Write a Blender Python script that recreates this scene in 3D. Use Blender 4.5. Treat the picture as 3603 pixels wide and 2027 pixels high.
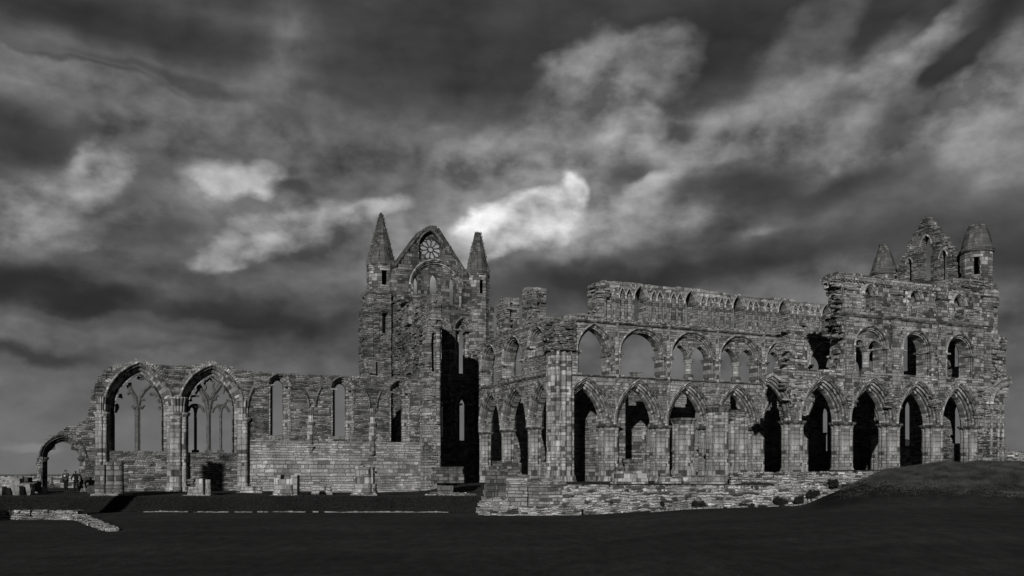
import bpy, bmesh, math, random
import numpy as np
from mathutils import Vector, Matrix, geometry, noise
for o in list(bpy.data.objects): bpy.data.objects.remove(o)
SC = bpy.context.scene
R = math.radians
# ------------------------------------------------------------------ camera, light, exposure
F = 3300.0; CX = 1801.5; HY = 1665.0; H = 1.52; TT = 0.46
TH = math.atan(TT); CO = math.cos(TH); SI = math.sin(TH)
cam = bpy.data.cameras.new("camera"); camo = bpy.data.objects.new("camera", cam); SC.collection.objects.link(camo)
camo.location = (0, 0, H); camo.rotation_euler = (R(90), 0, 0)
cam.sensor_width = 36; cam.lens = 36 * F / 3603; cam.shift_y = (HY - 1013.5) / 3603
cam.clip_start = .3; cam.clip_end = 60000
SC.camera = camo
SUN_EL = R(15.2); SUN_TR = Vector((.2, .98, 0)).normalized()
tr = Vector((SUN_TR.x * math.cos(SUN_EL), SUN_TR.y * math.cos(SUN_EL), -math.sin(SUN_EL)))
sl = bpy.data.lights.new("sun", 'SUN'); sl.energy = 3.9; sl.angle = R(.5); sl.color = (1, .985, .96)
so = bpy.data.objects.new("sun", sl); SC.collection.objects.link(so); so.rotation_euler = tr.to_track_quat('-Z', 'Y').to_euler()
so.location = (-20, -40, 30)
SC.view_settings.view_transform = 'Standard'; SC.view_settings.look = 'None'
SC.view_settings.exposure = 0; SC.view_settings.gamma = 1
SC.cycles.max_bounces = 5; SC.cycles.diffuse_bounces = 2

# ------------------------------------------------------------------ node helper
class NT:
    def __init__(s, tree): s.t = tree; s.n = tree.nodes; s.l = tree.links
    def new(s, kind, **kw):
        n = s.n.new(kind)
        for k, v in kw.items(): setattr(n, k, v)
        return n
    def put(s, inp, v):
        if isinstance(v, bpy.types.NodeSocket): s.l.new(v, inp)
        elif v is not None:
            if isinstance(v, (int, float)) and hasattr(inp.default_value, '__len__'):
                v = (v, v, v, 1)[:len(inp.default_value)]
            inp.default_value = v
    def m(s, op, a, b=None, c=None, clamp=False):
        n = s.new('ShaderNodeMath', operation=op, use_clamp=clamp)
        for i, v in enumerate((a, b, c)):
            if v is not None: s.put(n.inputs[i], v)
        return n.outputs[0]
    def vm(s, op, a, b=None, scale=None):
        n = s.new('ShaderNodeVectorMath', operation=op)
        s.put(n.inputs[0], a)
        if b is not None: s.put(n.inputs[1], b)
        if scale is not None: s.put(n.inputs['Scale'], scale)
        return n.outputs['Value'] if op in ('DOT_PRODUCT', 'LENGTH', 'DISTANCE') else n.outputs[0]
    def noise(s, vec, scale, detail=4, rough=.55, dim='3D', dist=0):
        n = s.new('ShaderNodeTexNoise', noise_dimensions=dim)
        if vec is not None: s.put(n.inputs['Vector'], vec)
        n.inputs['Scale'].default_value = scale; n.inputs['Detail'].default_value = detail
        n.inputs['Roughness'].default_value = rough; n.inputs['Distortion'].default_value = dist
        return n.outputs['Fac']
    def rng(s, v, a, b, c, d, smooth=False):
        n = s.new('ShaderNodeMapRange', interpolation_type='SMOOTHSTEP' if smooth else 'LINEAR')
        for i, x in enumerate((v, a, b, c, d)): s.put(n.inputs[i], x)
        return n.outputs[0]
    def mix(s, f, a, b):
        n = s.new('ShaderNodeMix', data_type='FLOAT')
        s.put(n.inputs[0], f); s.put(n.inputs[2], a); s.put(n.inputs[3], b)
        return n.outputs[0]
    def xyz(s, x, y, z=0.0):
        n = s.new('ShaderNodeCombineXYZ')
        s.put(n.inputs[0], x); s.put(n.inputs[1], y); s.put(n.inputs[2], z)
        return n.outputs[0]
    def grey(s, v):
        n = s.new('ShaderNodeCombineColor')
        for i in range(3): s.put(n.inputs[i], v)
        return n.outputs[0]

# ------------------------------------------------------------------ sky
W = bpy.data.worlds.new("World"); SC.world = W; W.use_nodes = True
def lin(c): return c / 12.92 if c <= .04045 else ((c + .055) / 1.055) ** 2.4
def make_sky():
    t = NT(W.node_tree); t.n.clear()
    sky = t.new('ShaderNodeTexSky', sky_type='NISHITA'); sky.sun_disc = False
    sky.sun_elevation = SUN_EL; sky.sun_rotation = math.atan2(-SUN_TR.x, -SUN_TR.y)
    bw = t.new('ShaderNodeRGBToBW'); t.l.new(sky.outputs[0], bw.inputs[0])
    d = t.vm('NORMALIZE', t.new('ShaderNodeTexCoord').outputs['Generated'])
    sp = t.new('ShaderNodeSeparateXYZ'); t.l.new(d, sp.inputs[0])
    az = t.m('ARCTAN2', sp.outputs[0], sp.outputs[1]); el = t.m('ARCSINE', sp.outputs[2])
    q0 = t.vm('MULTIPLY', d, (1, 1, 1.5))
    nz = lambda off, sc, det, r=.6: t.m('SUBTRACT', t.noise(t.vm('ADD', q0, off), sc, det, r), .5)
    wx = t.m('ADD', t.m('MULTIPLY', nz((3, 1, 7), 3.5, 4), .10), t.m('MULTIPLY', nz((9, 4, 2), 14, 6), .03))
    wy = t.m('ADD', t.m('MULTIPLY', nz((5, 8, 1), 4, 4), .09), t.m('MULTIPLY', nz((1, 6, 3), 14, 6), .03))
    ax = t.m('ADD', az, wx); ey = t.m('ADD', el, wy)
    # billows: rounded cells with smaller cells on them, roughened by turbulence
    wv = t.vm('ADD', t.xyz(az, t.m('MULTIPLY', el, 1.35)), t.vm('SCALE', t.xyz(nz((1, 2, 9), 10, 5), nz((7, 7, 1), 10, 5)), None, .10))
    def billow(off, sc=7.5):
        v = t.new('ShaderNodeTexVoronoi', feature='SMOOTH_F1', voronoi_dimensions='2D')
        t.put(v.inputs['Vector'], t.vm('ADD', wv, off)); v.inputs['Scale'].default_value = sc
        v.inputs['Detail'].default_value = 3; v.inputs['Roughness'].default_value = .5; v.inputs['Smoothness'].default_value = .7
        return t.m('SUBTRACT', .36, v.outputs['Distance'])
    b0 = billow((0, 0, 0)); b1 = billow((.016, -.016, 0))
    n0 = nz((2, 2, 2), 7.5, 7, .56); relief = t.m('ADD', t.m('MULTIPLY', t.m('SUBTRACT', b1, b0), .55), t.m('MULTIPLY', t.m('SUBTRACT', n0, nz((2.01, 2, 1.978), 7.5, 7, .56)), 1.5))          # lit from the upper left
    wisp = nz((2, 6, 5), 16, 7, .65)
    edge = t.m('ADD', t.m('MULTIPLY', b0, 1.0), t.m('MULTIPLY', wisp, 1.0))
    K = 3603 / 2576
    def loc(vx, vy):
        X = (vx * K - CX) / F; Z = (HY - vy * K) / F; a0 = math.atan(X); return a0, math.atan(Z / math.hypot(1, X)), K / F * math.cos(a0)
    def rad(e, A, E):
        vx, vy, rx, ry, rot = e; a0, e0, k = loc(vx, vy); rx *= k; ry *= k; c, s_ = math.cos(R(rot)), math.sin(R(rot))
        dx = t.m('SUBTRACT', A, a0); dy = t.m('SUBTRACT', E, e0)
        u = t.m('MULTIPLY_ADD', dx, c / rx, t.m('MULTIPLY', dy, s_ / rx)); w = t.m('MULTIPLY_ADD', dx, -s_ / ry, t.m('MULTIPLY', dy, c / ry))
        return t.m('SQRT', t.m('MULTIPLY_ADD', u, u, t.m('MULTIPLY', w, w)))
    val = t.rng(el, 0, .5, lin(.42), lin(.25))
    for (ells, v, soft, op, amp) in SKY:
        f = None
        for e in ells:
            r = rad(e, ax, ey); f = r if f is None else t.m('SMOOTH_MIN', f, r, .25)
        if amp: f = t.m('MULTIPLY_ADD', edge, -amp, f)
        soft = .13 + .82 * soft
        val = t.mix(t.rng(f, 1 + soft * .5, 1 - soft, 0, op, True), val, lin(v))
    st = t.noise(t.vm('ADD', t.xyz(t.m('ADD', t.m('MULTIPLY', az, 1.6), t.m('MULTIPLY', el, .9)), t.m('MULTIPLY', el, 7.5), 0), t.vm('SCALE', t.xyz(wx, wy, 0), None, 2.0)), 2.4, 8, .55)
    puffy = t.rng(val, lin(.24), lin(.44), .35, 1, True)
    mod = t.m('MULTIPLY', t.rng(st, .3, .7, .74, 1.3), t.rng(nz((8, 3, 3), 7, 7, .62), -.2, .2, .86, 1.16))
    mod = t.m('MULTIPLY', mod, t.rng(t.m('MULTIPLY', puffy, t.m('ADD', t.m('MULTIPLY', relief, 2.0), t.m('ADD', t.m('MULTIPLY', b0, .25), t.m('MULTIPLY', n0, .7)))), -.6, .6, .4, 1.6))
    mod = t.mix(t.rng(el, .03, .17, .3, 1, True), 1.0, mod)
    val = t.m('MULTIPLY', val, mod)
    val = t.m('ADD', val, t.m('MULTIPLY', bw.outputs[0], .0012))
    back = t.rng(sp.outputs[1], -.2, .25, 1, 0, True)
    val = t.mix(back, val, t.m('MULTIPLY', mod, .055))
    bg = t.new('ShaderNodeBackground'); t.l.new(t.grey(val), bg.inputs[0]); bg.inputs[1].default_value = 1
    out = t.new('ShaderNodeOutputWorld'); t.l.new(bg.outputs[0], out.inputs[0])
SKY = [  # cloud masses: ellipses (x, y, rx, ry, tilt), tone, softness, opacity, billow of the edge
 ([(400, 250, 800, 260, -10)], .36, .9, .9, 0), ([(120, 170, 380, 100, -12), (500, 340, 480, 80, -12)], .42, .8, .85, .1),
 ([(250, 30, 560, 75, -6)], .20, .8, .95, 0), ([(480, 225, 460, 22, -10), (250, 170, 240, 14, -12)], .23, .9, .75, 0),
 ([(680, 120, 100, 210, -6)], .41, .8, .85, .3), ([(1120, 120, 420, 210, -12)], .21, .8, .95, .2), ([(1000, 270, 300, 20, -8)], .25, .9, .7, 0),
 ([(90, 320, 200, 95, -10)], .22, .7, .95, .2), ([(950, 390, 560, 120, 4)], .41, .8, .9, .2),
 ([(2000, 60, 750, 150, 0)], .20, .8, .95, .2),
 # the great diagonal mass
 ([(1330, 410, 330, 140, 22), (1480, 210, 170, 120, 40), (1620, 150, 150, 90, 20), (1850, 340, 380, 170, 24), (2250, 290, 430, 165, 22), (2560, 300, 300, 190, 10), (1650, 480, 450, 150, 15)], .50, .22, .98, .38),
 ([(2020, 90, 200, 75, 30), (2200, 130, 190, 50, 33)], .38, .45, .9, .5), ([(2440, 110, 230, 62, 33), (2360, 170, 90, 50, 20)], .16, .45, .95, .4), ([(1800, 200, 120, 70, 30), (1700, 330, 80, 30, 10)], .25, .6, .85, .4),
 ([(2150, 200, 360, 36, 26), (2420, 250, 210, 40, 32)], .56, .6, .85, .5), ([(1780, 390, 190, 60, 28)], .57, .6, .85, .5), ([(2240, 310, 90, 100, -20), (2080, 240, 70, 40, 0)], .32, .8, .8, .3),
 ([(1560, 350, 135, 112, 10)], .60, .2, .97, .4), ([(1570, 440, 110, 66, 5)], .26, .7, .95, .3),
 ([(1880, 470, 220, 80, 6), (2100, 490, 190, 60, 10)], .235, .7, .95, .3), ([(2350, 540, 420, 90, 6)], .33, .8, .85, .2), ([(2100, 630, 560, 60, 4)], .26, .8, .85, .2),
 ([(1890, 598, 75, 17, 8)], .46, .7, .8, .3),
 # behind the gable and the bright heart
 ([(1060, 610, 280, 100, 14), (820, 570, 240, 70, 10)], .48, .7, .9, .3), ([(1120, 700, 180, 50, 5)], .45, .8, .85, .2),
 ([(1480, 580, 210, 78, 14), (1620, 485, 100, 44, 30)], .59, .35, .97, .5), ([(1225, 600, 125, 82, 25), (1340, 555, 125, 84, 25), (1400, 500, 60, 78, 0)], .80, .22, 1., .6), ([(1455, 645, 200, 30, 8)], .48, .7, .8, .4),
 ([(1650, 705, 560, 50, 4)], .19, .7, .95, .2), ([(2560, 660, 260, 80, 0)], .22, .7, .85, 0),
 ([(1095, 655, 130, 75, 0)], .54, .6, .95, .2),
 # left cumulus and its dark base
 ([(90, 520, 260, 125, 8), (270, 450, 95, 140, -32), (430, 570, 250, 105, 5)], .44, .3, .97, .5),
 ([(60, 520, 190, 95, 10), (275, 440, 75, 118, -35)], .61, .35, .95, .5), ([(560, 460, 105, 50, 0), (665, 450, 72, 55, 20)], .60, .25, .97, .4), ([(745, 482, 75, 24, 0)], .25, .6, .9, .3),
 ([(560, 645, 140, 42, 20), (730, 575, 210, 56, 22), (920, 535, 160, 44, 10)], .60, .3, .97, .5), ([(400, 600, 150, 70, 10)], .31, .7, .9, .3), ([(225, 610, 100, 34, 0)], .47, .7, .75, .4),
 ([(200, 735, 460, 80, -4), (620, 790, 420, 85, -3), (60, 700, 230, 70, 0)], .15, .75, .97, .3), ([(430, 800, 190, 20, -2), (180, 790, 220, 17, 0), (420, 850, 140, 17, 0)], .29, .8, .85, .4),
 ([(70, 880, 230, 30, 3)], .20, .8, .9, .4), ([(60, 1128, 90, 17, 0)], .48, .5, .85, .4),
 ([(2560, 770, 90, 16, 14)], .37, .6, .8, .2), ([(2570, 960, 90, 60, 20)], .34, .7, .8, 0),
]
make_sky()

# ------------------------------------------------------------------ materials
def pbr(name, rough=.9):
    m = bpy.data.materials.new(name); m.use_nodes = True
    t = NT(m.node_tree); b = t.n['Principled BSDF']; b.inputs['Roughness'].default_value = rough
    b.inputs['Specular IOR Level'].default_value = .15
    return m, t, b
def stone(name, h=.28, w=.55, warp=.02, base=.17, dark=.055, light=.3, pdark=.2, plight=.15, bump=.06, joint=.03, jl=.5, seed=0.):
    """coursed masonry: every block its own tone, worn joints, pitted faces; all in metres from the UV map"""
    m, t, b = pbr(name)
    uv = t.new('ShaderNodeUVMap', uv_map='UVMap').outputs[0]
    uv = t.vm('ADD', uv, (seed, seed * 1.7, 0))
    wn = t.new('ShaderNodeTexNoise'); t.put(wn.inputs['Vector'], uv); wn.inputs['Scale'].default_value = 1.6; wn.inputs['Detail'].default_value = 3
    off = t.vm('SCALE', t.vm('SUBTRACT', wn.outputs['Color'], (.5, .5, .5)), None, warp * 4)
    p = t.vm('ADD', uv, off)
    s = t.new('ShaderNodeSeparateXYZ'); t.l.new(p, s.inputs[0])
    y = s.outputs[1]
    yy = t.m('ADD', t.m('DIVIDE', y, h), t.m('MULTIPLY', t.m('SINE', t.m('MULTIPLY', y, 2.3)), .55))
    row = t.m('FLOOR', yy); fy = t.m('FRACT', yy)
    rw = t.new('ShaderNodeTexWhiteNoise', noise_dimensions='1D'); t.l.new(row, rw.inputs['W'])
    wd = t.m('MULTIPLY_ADD', rw.outputs['Value'], w * .9, w * .6)
    xx = t.m('ADD', t.m('DIVIDE', s.outputs[0], wd), t.m('MULTIPLY', rw.outputs['Value'], 37.))
    xx = t.m('ADD', xx, t.m('MULTIPLY', t.m('SINE', t.m('MULTIPLY', xx, 2.1)), .3))
    col = t.m('FLOOR', xx); fx = t.m('FRACT', xx)
    cell = t.new('ShaderNodeTexWhiteNoise', noise_dimensions='2D'); t.l.new(t.xyz(col, row), cell.inputs['Vector'])
    cv = cell.outputs['Value']
    dx = t.m('MULTIPLY', t.m('MINIMUM', fx, t.m('SUBTRACT', 1, fx)), wd)
    dy = t.m('MULTIPLY', t.m('MINIMUM', fy, t.m('SUBTRACT', 1, fy)), h)
    d = t.m('MINIMUM', dx, dy)
    d = t.m('ADD', d, t.m('MULTIPLY', t.m('SUBTRACT', t.noise(p, 9, 3), .5), .03))
    blk = t.rng(d, 0, joint * 1.6, 0, 1, True)
    cr = t.new('ShaderNodeValToRGB'); t.l.new(cv, cr.inputs[0]); cr.color_ramp.interpolation = 'LINEAR'
    e = cr.color_ramp.elements
    e[0].position = 0; e[0].color = (dark,) * 3 + (1,)
    e[1].position = 1; e[1].color = (light,) * 3 + (1,)
    for pos, v in ((pdark, dark * 1.5), (pdark + .12, base * .85), (1 - plight - .1, base * 1.15), (1 - plight + .02, light * .9)):
        x = e.new(pos); x.color = (v, v, v, 1)
    tone = t.new('ShaderNodeRGBToBW'); t.l.new(cr.outputs[0], tone.inputs[0])
    big = t.rng(t.noise(uv, .3, 5, .62), .32, .68, .6, 1.4)
    fine = t.rng(t.noise(t.vm('MULTIPLY', uv, (.6, 1.5, 1)), 7, 6, .75), .28, .72, .68, 1.32)
    v = t.m('MULTIPLY', t.m('MULTIPLY', tone.outputs[0], big), fine)
    streak = t.rng(t.noise(t.vm('MULTIPLY', uv, (1.6, .16, 1)), 1, 5, .6), .35, .6, .72, 1.08)
    v = t.m('MULTIPLY', v, streak)
    jv = t.rng(t.noise(uv, .9, 4, .6), .35, .65, jl * .95, 1.2)
    v = t.m('MULTIPLY', v, t.mix(blk, jv, 1))
    t.l.new(t.grey(v), b.inputs['Base Color'])
    ht = t.m('ADD', t.m('MULTIPLY', blk, t.m('MULTIPLY_ADD', cell.outputs['Value'], .8, .5)), t.m('MULTIPLY', t.noise(uv, 6, 6, .75), 1.1))
    ht = t.m('ADD', ht, t.m('MULTIPLY', t.m('SUBTRACT', fy, .5), t.m('SUBTRACT', rw.outputs['Value'], .5)))
    bp = t.new('ShaderNodeBump'); bp.inputs['Distance'].default_value = bump * .75; bp.inputs['Strength'].default_value = 1
    t.l.new(ht, bp.inputs['Height']); t.l.new(bp.outputs[0], b.inputs['Normal'])
    return m
M = {}
M['ashlar'] = stone('weathered_ashlar', .26, .62, .03, .2, .065, .33, .15, .12, bump=.10, joint=.035, jl=.5)
M['rubble'] = stone('rubble_core', .15, .55, .08, .19, .06, .34, .25, .18, bump=.12, joint=.045, jl=.3, seed=3.1)
M['pale'] = stone('pale_ashlar', .25, .7, .035, .29, .13, .44, .1, .25, bump=.12, joint=.03, jl=.55, seed=7.7)
M['pier'] = stone('pier_drums', .32, .5, .012, .23, .06, .36, .17, .18, bump=.06, joint=.03, jl=.5, seed=11.3)
M['arch'] = stone('arch_voussoirs', .28, .8, .006, .19, .06, .36, .18, .18, bump=.06, joint=.02, jl=.6, seed=5.9)
M['sooty'] = stone('dark_tracery', .5, .5, .01, .03, .02, .045, .2, .15, seed=2.)  # rose tracery stone, much darker than the walls
M['darkst'] = stone('dark_ashlar', .27, .5, .02, .10, .035, .19, .25, .15, seed=15.)  # dark stone tone, also carrying the doorway's shade in its colour
M['spire'] = stone('spire_slabs', .3, .5, .02, .078, .035, .13, .2, .15, bump=.05, seed=21.)
M['drywall'] = stone('drystone_rubble', .15, .42, .09, .33, .06, .6, .13, .3, bump=.14, joint=.045, jl=.2, seed=31.)
def plain(name, a, b_=None, sc=6, rough=.9, bump=.02):
    m, t, b = pbr(name, rough)
    g = t.new('ShaderNodeTexCoord').outputs['Object']
    n = t.noise(g, sc, 6, .7)
    t.l.new(t.grey(t.rng(n, .3, .7, a, b_ if b_ is not None else a * 1.6)), b.inputs['Base Color'])
    bp = t.new('ShaderNodeBump'); bp.inputs['Distance'].default_value = bump; t.l.new(n, bp.inputs['Height']); t.l.new(bp.outputs[0], b.inputs['Normal'])
    return m
M['tracery'] = plain('carved_tracery_stone', .035, .12, 4)
M['boulder'] = plain('lichened_block', .06, .26, 3)
M['blackrock'] = plain('sooty_block', .02, .06, 3)
M['ashlar2'] = stone('patched_ashlar', .27, .6, .03, .21, .05, .36, .22, .15, bump=.10, joint=.035, jl=.5, seed=44.)
M['edging'] = plain('worn_edging_stone', .08, .26, 2)
M['leaf'] = plain('dark_leaf', .008, .026, 5)
M['blade'] = plain('rough_grass_blade', .004, .065, .9)
M['sea'] = plain('grey_sea', .2, .26, .01, .4)
M['cloth_dark'] = plain('black_cloth', .004, .008, 9)
M['cloth_grey'] = plain('grey_coat_cloth', .022, .05, 9)
M['trouser'] = plain('dark_trouser_cloth', .005, .01, 9)
M['skin'] = plain('skin', .14, .17, 4, .6, .001)
M['hair'] = plain('dark_hair', .008, .02, 20)
M['white'] = plain('white_card', .4, .45, 4)
def grass(name='mown_grass', alb=.042):
    m, t, b = pbr(name, 1)
    g = t.new('ShaderNodeNewGeometry').outputs['Position']
    a = t.noise(g, .12, 5, .6); c = t.noise(t.vm('MULTIPLY', g, (1, .35, 1)), 2.2, 6, .75); f = t.noise(g, 14, 5, .8)
    st = t.noise(t.vm('MULTIPLY', g, (.04, .5, .2)), 1, 4, .6)
    v = t.m('MULTIPLY', t.rng(a, .3, .7, .74, 1.22), t.m('MULTIPLY', t.rng(c, .3, .7, .66, 1.4), t.rng(f, .25, .75, .55, 1.5)))
    v = t.m('MULTIPLY', v, t.rng(st, .35, .65, .92, 1.1))
    nz = t.new('ShaderNodeSeparateXYZ'); t.l.new(t.new('ShaderNodeNewGeometry').outputs['Normal'], nz.inputs[0])
    t.l.new(t.grey(t.m('MULTIPLY', v, t.mix(t.new('ShaderNodeAttribute', attribute_name='wild_dim').outputs['Fac'], alb, .013))), b.inputs['Base Color'])
    b.inputs['Specular IOR Level'].default_value = .02
    bp = t.new('ShaderNodeBump'); bp.inputs['Distance'].default_value = .09
    t.l.new(t.m('ADD', f, t.m('MULTIPLY', c, 1.)), bp.inputs['Height']); t.l.new(bp.outputs[0], b.inputs['Normal'])
    return m
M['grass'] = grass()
M['rough'] = grass('rough_dimmed_bank_grass', .013)  # rough grass with its colour lowered against the bank's stronger sun
# ------------------------------------------------------------------ frames
Z = {1: (0, 1200, 2.07), 2: (800, 1200, 2.07), 3: (1200, 700, 2.264), 4: (1650, 950, 1.61), 5: (2000, 950, 3.0306), 6: (2000, 1280, 2.5424),
     7: (2750, 720, 2.300), 8: (2750, 1280, 2.5416), 9: (1450, 1450, 3.623), 10: (0, 1550, 4.14), 11: (1200, 1000, 4.026), 0: (0, 0, 1)}
def P(z, x, y):
    a = Z[z]; return a[0] + x / a[2], a[1] + y / a[2]
class Frame:
    """a vertical plane: 'E' runs west-east along the abbey, 'N' runs north-south; u along it, v away from the viewer, z up"""
    def __init__(s, kind, d0):
        s.O = Vector((0, d0, 0))
        s.U, s.V = ((CO, SI), (-SI, CO)) if kind == 'E' else ((SI, -CO), (CO, SI))
        s.M = Matrix(((s.U[0], s.V[0], 0, 0), (s.U[1], s.V[1], 0, d0), (0, 0, 1, 0), (0, 0, 0, 1)))
    def at(s, z, x, y, v=0.):
        px, py = P(z, x, y); x = (px - CX) / F
        D = (v + s.O.y * s.V[1]) / (x * s.V[0] + s.V[1])
        X = x * D
        return (X * s.U[0] + (D - s.O.y) * s.U[1], H + (HY - py) * D / F)
    def u(s, z, x, v=0.): return s.at(z, x, 0, v)[0]
    def pts(s, z, L, v=0.): return [s.at(z, x, y, v) for x, y in L]
    def world(s, u, v): return (s.O.x + u * s.U[0] + v * s.V[0], s.O.y + u * s.U[1] + v * s.V[1])
    def uof(s, X, Y): return X * s.U[0] + (Y - s.O.y) * s.U[1]
FA = Frame('E', 84.0); FB = Frame('E', 77.1); FS = Frame('E', 65.5); FT = Frame('E', 96.1)
FW = Frame('N', 64.8); FTE = Frame('N', 87.8); FE = Frame('N', 175.8)
class Flat(Frame):
    """free frame at a world point, facing the viewer, turned by rot about z"""
    def __init__(s, X, Y, rot=0., z=0.):
        c, q = math.cos(rot), math.sin(rot)
        s.U = (c, q); s.V = (-q, c); s.O = Vector((X, Y, 0))
        s.M = Matrix(((c, -q, 0, X), (q, c, 0, Y), (0, 0, 1, z), (0, 0, 0, 1)))
def wpt(px, py, D): return ((px - CX) * D / F, D, H + (HY - py) * D / F)

# ------------------------------------------------------------------ mesh builder
rnd = random.Random(7)
class MB:
    def __init__(s): s.v = []; s.f = []; s.uv = []
    def add(s, verts, faces, uvs=None):
        b = len(s.v); s.v += [tuple(p) for p in verts]
        for i, f in enumerate(faces):
            s.f.append([b + k for k in f])
            if uvs is not None: s.uv.append(uvs[i])
            else:
                P3 = [Vector(verts[k]) for k in f]
                n = (P3[1] - P3[0]).cross(P3[2] - P3[0])
                if len(P3) > 3 and n.length < 1e-8: n = (P3[2] - P3[0]).cross(P3[3] - P3[0])
                if n.length > 0: n.normalize()
                if abs(n.z) > .75: s.uv.append([(p.x, p.y) for p in P3])
                else: s.uv.append([(p.x + p.y * (1 if n.x * n.y <= 0 else -1), p.z) for p in P3])
    def box(s, u0, u1, v0, v1, z0, z1, j=0.):
        V = [(u + rnd.uniform(-j, j), v + rnd.uniform(-j, j), z + rnd.uniform(-j, j)) for z in (z0, z1) for v in (v0, v1) for u in (u0, u1)]
        s.add(V, [(0, 1, 5, 4), (2, 6, 7, 3), (0, 4, 6, 2), (1, 3, 7, 5), (4, 5, 7, 6), (0, 2, 3, 1)])
    def build(s, name, mat, parent=None, fr=None, smooth=False):
        me = bpy.data.meshes.new(name); me.from_pydata(s.v, [], s.f)
        ul = me.uv_layers.new(name='UVMap'); k = 0
        flat = [c for f in s.uv for p in f for c in p]
        ul.data.foreach_set('uv', flat)
        bm = bmesh.new(); bm.from_mesh(me); bmesh.ops.recalc_face_normals(bm, faces=bm.faces); bm.to_mesh(me); bm.free()
        if smooth: me.polygons.foreach_set('use_smooth', [True] * len(me.polygons))
        me.materials.append(M[mat] if isinstance(mat, str) else mat)
        o = bpy.data.objects.new(name, me); SC.collection.objects.link(o)
        m = fr.M if fr else Matrix.Identity(4)
        WM[o] = m.copy(); 
        if parent is not None:
            o.parent = parent; o.matrix_local = WM[parent].inverted() @ m
        else: o.matrix_world = m
        return o
WM = {}
def thing(name, loc, label, cat, group=None):
    o = bpy.data.objects.new(name, None); SC.collection.objects.link(o); o.location = loc
    o.empty_display_size = .5
    WM[o] = Matrix.Translation(Vector(loc)); tag(o, label, cat, group); return o
def tag(o, label, cat, group=None, kind=None):
    if label: o['label'] = label
    if cat: o['category'] = cat
    if group: o['group'] = group
    if kind: o['kind'] = kind
    return o

# ------------------------------------------------------------------ outlines and openings
def inside(pt, poly):
    x, y = pt; c = False; n = len(poly); j = n - 1
    for i in range(n):
        xi, yi = poly[i]; xj, yj = poly[j]
        if (yi > y) != (yj > y) and x < (xj - xi) * (y - yi) / (yj - yi) + xi: c = not c
        j = i
    return c
def ragged(pts, step=.4, amp=.12, seed=1):
    """an open run of points broken into little masonry steps"""
    r = random.Random(seed); out = [pts[0]]
    for (a, b) in zip(pts, pts[1:]):
        L = math.hypot(b[0] - a[0], b[1] - a[1]); n = max(1, int(L / step))
        for i in range(n):
            t = (i + r.uniform(.75, 1.0)) / n if i < n - 1 else 1.
            q = (a[0] + (b[0] - a[0]) * t, a[1] + (b[1] - a[1]) * t)
            if i < n - 1: q = (q[0] + r.uniform(-amp, amp), q[1] + r.uniform(-amp, amp))
            p = out[-1]
            if abs(q[1] - p[1]) > .04 and abs(q[0] - p[0]) > .04: out.append((q[0], p[1]) if r.random() < .6 else (p[0], q[1]))
            out.append(q)
    return out
def arch(uc, a, zs, h, rnd_=False, r=0., n=10):
    """curve from the left springing over the apex to the right springing, offset outward by r"""
    if rnd_ or h <= a * 1.03:
        return [(uc - (a + r) * math.cos(math.pi * i / (2 * n)), zs + (h + r) * math.sin(math.pi * i / (2 * n))) for i in range(2 * n + 1)]
    Rr = (a * a + h * h) / (2 * a); cc = Rr - a; q = Rr + r
    end = math.acos(max(-1, min(1, cc / q))) 
    Lf = [(uc + cc - q * math.cos(end * i / n), zs + q * math.sin(end * i / n)) for i in range(n + 1)]
    return Lf + [(2 * uc - x, y) for x, y in reversed(Lf[:-1])]
class Op:
    """an arched opening in a frame, given in pixels: left, right, sill, springing, apex"""
    def __init__(s, fr, z, xl, xr, ysill, ysp, yap, round=False, v=0.):
        s.fr = fr; s.round = round; s.v = v
        ul = fr.u(z, xl, v); ur = fr.u(z, xr, v); s.uc = (ul + ur) / 2; s.a = (ur - ul) / 2
        xc = (xl + xr) / 2
        s.z0 = fr.at(z, xc, ysill, v)[1]; s.zs = fr.at(z, xc, ysp, v)[1]; s.h = fr.at(z, xc, yap, v)[1] - s.zs
    @classmethod
    def raw(c, fr, uc, a, z0, zs, h, round=False):
        s = c.__new__(c); s.fr = fr; s.uc = uc; s.a = a; s.z0 = z0; s.zs = zs; s.h = h; s.round = round; s.v = 0; return s
    def curve(s, r=0., n=10): return arch(s.uc, s.a, s.zs, s.h, s.round, r, n)
    def poly(s, r=0., z0=None):
        z0 = s.z0 if z0 is None else z0
        return [(s.uc - s.a - r, z0)] + s.curve(r) + [(s.uc + s.a + r, z0)]
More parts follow.
